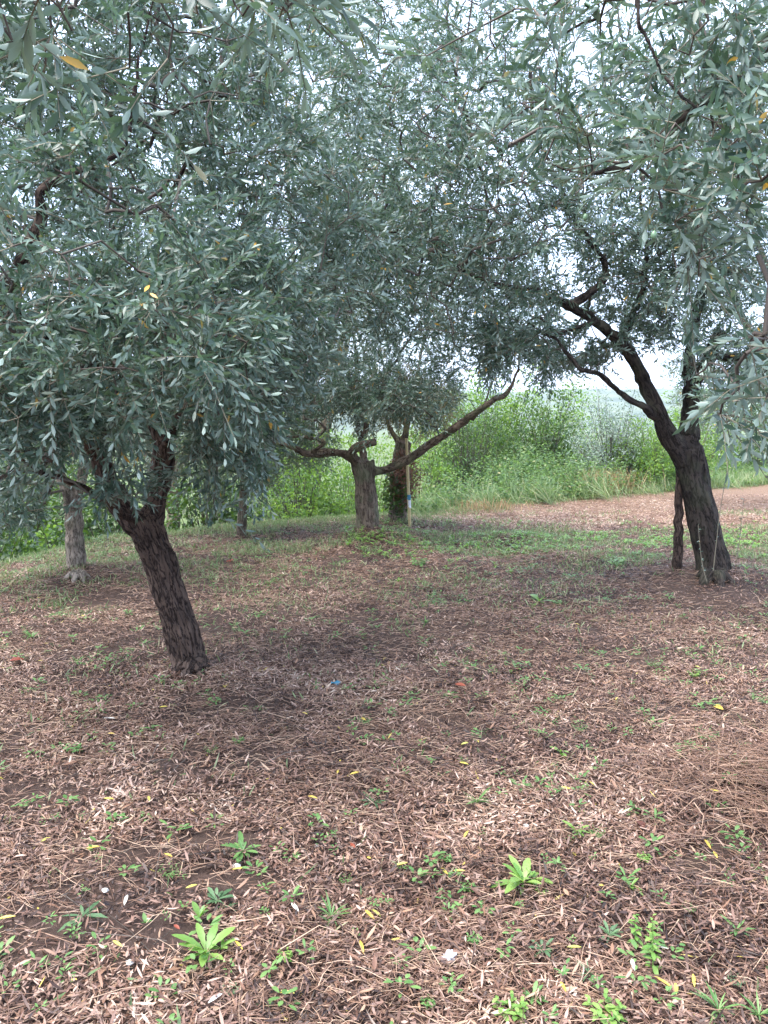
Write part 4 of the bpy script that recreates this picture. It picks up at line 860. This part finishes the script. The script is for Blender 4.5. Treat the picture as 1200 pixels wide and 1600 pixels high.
for px, py, L, W, m, lab in [(728, 1080, .13, .06, RED, 'crimson leaf on the litter in the middle distance, nearest the centre'), (272, 1460, .05, .025, RED, 'small brick-red leaf left of the large lime seedling'),
    (353, 882, .16, .08, RED, 'orange-red leaf on the grass behind the leaning trunk, left one of two'), (366, 880, .14, .08, RED, 'orange-red leaf on the grass behind the leaning trunk, right one of two'),
    (1006, 1306, .11, .075, BROWNL, 'curled dark red-brown leaf right of the feathery weed'), (555, 1338, .07, .03, RED, 'rust-red leaf between the flat rosette and the centre'), (15, 1040, .16, .1, RED, 'rust-coloured leaf at the left edge of the photo'),
    (760, 1098, .1, .04, STRAW, 'large pale tan leaf right of the crimson leaf'), (870, 1092, .09, .04, STRAW, 'broad beige leaf lying in the middle distance right of centre'), (1130, 1118, .14, .07, YELLOW, 'broad yellow leaf by the mossy patch at right')]:
    fallen(px, py, L * .55, W * .4, m, 'fallen_leaf', lab, 'odd coloured fallen leaves')

# stones and scraps
def simple(name, col, rough=.8, bump=0):
    m, t, b, out = new_mat(name); tc = t.nodes.new('ShaderNodeTexCoord'); n_ = t.nodes.new('ShaderNodeTexNoise'); n_.inputs['Scale'].default_value = 40; n_.inputs['Detail'].default_value = 5
    t.links.new(tc.outputs['Object'], n_.inputs[0]); t.links.new(ramp(t, [(.3, tuple(c * .7 for c in col)), (.7, col)], n_.outputs['Fac']), b.inputs['Base Color']); b.inputs['Roughness'].default_value = rough; return m
STONE = simple('pale_stone', (.62, .6, .56)); PAPER = simple('white_paper', (.8, .8, .82), .6); BLUE = simple('blue_plastic', (.05, .22, .32), .5)
import bmesh
def stone(px, py, s, lab, mat=STONE, name='stone', flat=.6, rough=.25, cat='stone', grp='pale stones on the ground'):
    g = G(px, py); bm = bmesh.new(); bmesh.ops.create_icosphere(bm, subdivisions=3, radius=1)
    sd_ = rng.random() * 50
    for v in bm.verts:
        q = v.co * 1.3 + Vector((sd_, 0, 0)); v.co *= 1 + noise.noise(q) * rough * 1.4 + noise.noise(q * 2.7) * rough * .6
        v.co = Vector((v.co.x * s, v.co.y * s * .8, v.co.z * s * flat))
    me = bpy.data.meshes.new(name); bm.to_mesh(me); bm.free(); g[2] += s * flat * .6 + (.012 if s < .05 else .04)
    tag(link(name, me, mat, loc=g), lab, cat, grp)
for a in [(822, 1297, .011, 'small white pebble above the large pale-veined seedling'), (370, 1360, .012, 'round white pebble just below the dense flat rosette'), (165, 1398, .010, 'white pebble right of the dark star weed'),
          (203, 1512, .011, 'white pebble near the bottom left, left of the large lime seedling'), (678, 836, .07, 'flat white stone on the grass right of the centre trunk'), (712, 808, .11, 'larger pale stone at the left end of the mown strip'),
          (728, 811, .08, 'smaller pale stone touching the larger one at the mown strip')]: stone(*a)
stone(702, 1504, .016, 'crumpled scrap of white paper in the foreground litter', PAPER, 'paper_scrap', .7, .8, 'litter', None)
stone(495, 1327, .008, 'tiny cream pebble right of the dense flat rosette')
def scrap():
    g = G(525, 1076); V = []; 
    for i in range(7):
        for j in range(4): V.append((i * .009 - .027, j * .006 - .009, .03 + .006 * math.sin(i * 1.3 + j) + .003 * j))
    Fc = [(i * 4 + j, i * 4 + j + 1, (i + 1) * 4 + j + 1, (i + 1) * 4 + j) for i in range(6) for j in range(3)]
    o = link('plastic_scrap', mesh_np('plastic_scrap', np.array(V), Fc), BLUE, loc=g); md = o.modifiers.new('s', 'SOLIDIFY'); md.thickness = .001
    tag(o, 'small crumpled turquoise plastic scrap lying right of the leaning trunk', 'litter')
scrap()

# ================================================================= STAKES
def bar(name, a, b, r0, r1, mat, parent, k=10, wob=.0, bark=True):
    n = 14; t = np.linspace(0, 1, n)[:, None]; p = a * (1 - t) + b * t; p = p + rng.normal(size=p.shape) * wob; path = np.c_[p, np.linspace(r0, r1, n)]
    V, T = tube(path, k); me = mesh_np(name, V, T)
    if bark: bark_finish(me, [path], 0, 1)
    return link(name, me, mat, parent)
def pole_mat():
    m, t, b, out = new_mat('peeled_wood'); tc = t.nodes.new('ShaderNodeTexCoord'); mp = t.nodes.new('ShaderNodeMapping'); mp.inputs['Scale'].default_value = (60, 60, 3); n_ = t.nodes.new('ShaderNodeTexNoise'); n_.inputs['Detail'].default_value = 5
    t.links.new(tc.outputs['Object'], mp.inputs[0]); t.links.new(mp.outputs[0], n_.inputs[0]); t.links.new(ramp(t, [(.3, (.38, .28, .12)), (.7, (.62, .52, .28))], n_.outputs['Fac']), b.inputs['Base Color']); b.inputs['Roughness'].default_value = .6; return m
POLE = pole_mat()
a = P(641, 816, 10.9); a[2] = terrain(a[0], a[1]); b = P(635, 685, 10.85)
root = empty('stake', a, 'pale yellow wooden stake with a blue and white band beside the ivy-clad trunk', 'stake')
bar('pole', a - [0, 0, .1], b, .023, .020, POLE, root, bark=False)
f = lambda t: a * (1 - t) + b * t
bar('tape_band', f(.31), f(.37), .026, .026, BLUE, root, bark=False); bar('tape_band', f(.22), f(.306), .026, .026, PAPER, root, bark=False)
a = G(1066, 893); a[1] += .1; b = P(1062, 735, a[1] - .05)
root = empty('tree_stake', a, 'rough brown wooden stake leaning behind the left side of the right-hand trunk', 'stake')
bar('pole', a - [0, 0, .1], b, .05, .032, BARK, root, wob=.006)
# thin suckers at the foot of the right-hand tree
def shoot(rows, label):
    p = spline(limb(*rows), .03); g = p[0, :3].copy(); V, T = tube(p, 5); idx = rng.integers(3, len(p), 24)
    lv = leaves(p[idx, :3], rand_dir(24), rand_dir(24), rng.uniform(.012, .03, 24), .008, .2, OVAL)
    root = empty('sucker_shoot', g, label, 'shoot', 'thin shoots round the right-hand trunk')
    link('stem', mesh_np('stem', V, T, {'rnd': np.full(len(V), .5)}), TWIG, root); link('leaves', mesh_np('leaves', lv[0], lv[1], {'rnd': lv[2]}), OLIVE, root)
shoot([(1112, 915, 6.6, .005), (1118, 860, 6.6, .004), (1125, 800, 6.6, .003), (1136, 735, 6.6, .0025), (1142, 690, 6.6, .002)], 'long thin shoot rising right across the foot of the right-hand trunk')
shoot([(1105, 912, 6.5, .005), (1097, 880, 6.5, .004), (1093, 845, 6.5, .003), (1091, 820, 6.5, .002)], 'short thin shoot in front of the right-hand trunk')
shoot([(1150, 880, 6.6, .004), (1156, 840, 6.6, .003), (1160, 800, 6.6, .002), (1162, 780, 6.6, .0015)], 'thin shoot standing free to the right of the right-hand trunk')

# ================================================================= HAZE
def haze():
    bm = bmesh.new(); bmesh.ops.create_cube(bm, size=1); me = bpy.data.meshes.new('haze'); bm.to_mesh(me); bm.free()
    o = bpy.data.objects.new('haze', me); COL.objects.link(o); o.scale = (5600, 5600, 110); o.location = (0, 0, 110 / 2 - 22)
    m = bpy.data.materials.new('haze'); m.use_nodes = True; t = m.node_tree; t.nodes.remove(t.nodes['Principled BSDF'])
    v = t.nodes.new('ShaderNodeVolumePrincipled'); v.inputs['Color'].default_value = (.82, .88, 1, 1); v.inputs['Density'].default_value = .0003; v.inputs['Anisotropy'].default_value = .2
    t.links.new(v.outputs[0], t.nodes['Material Output'].inputs['Volume']); me.materials.append(m); tag(o, kind='stuff')
haze()
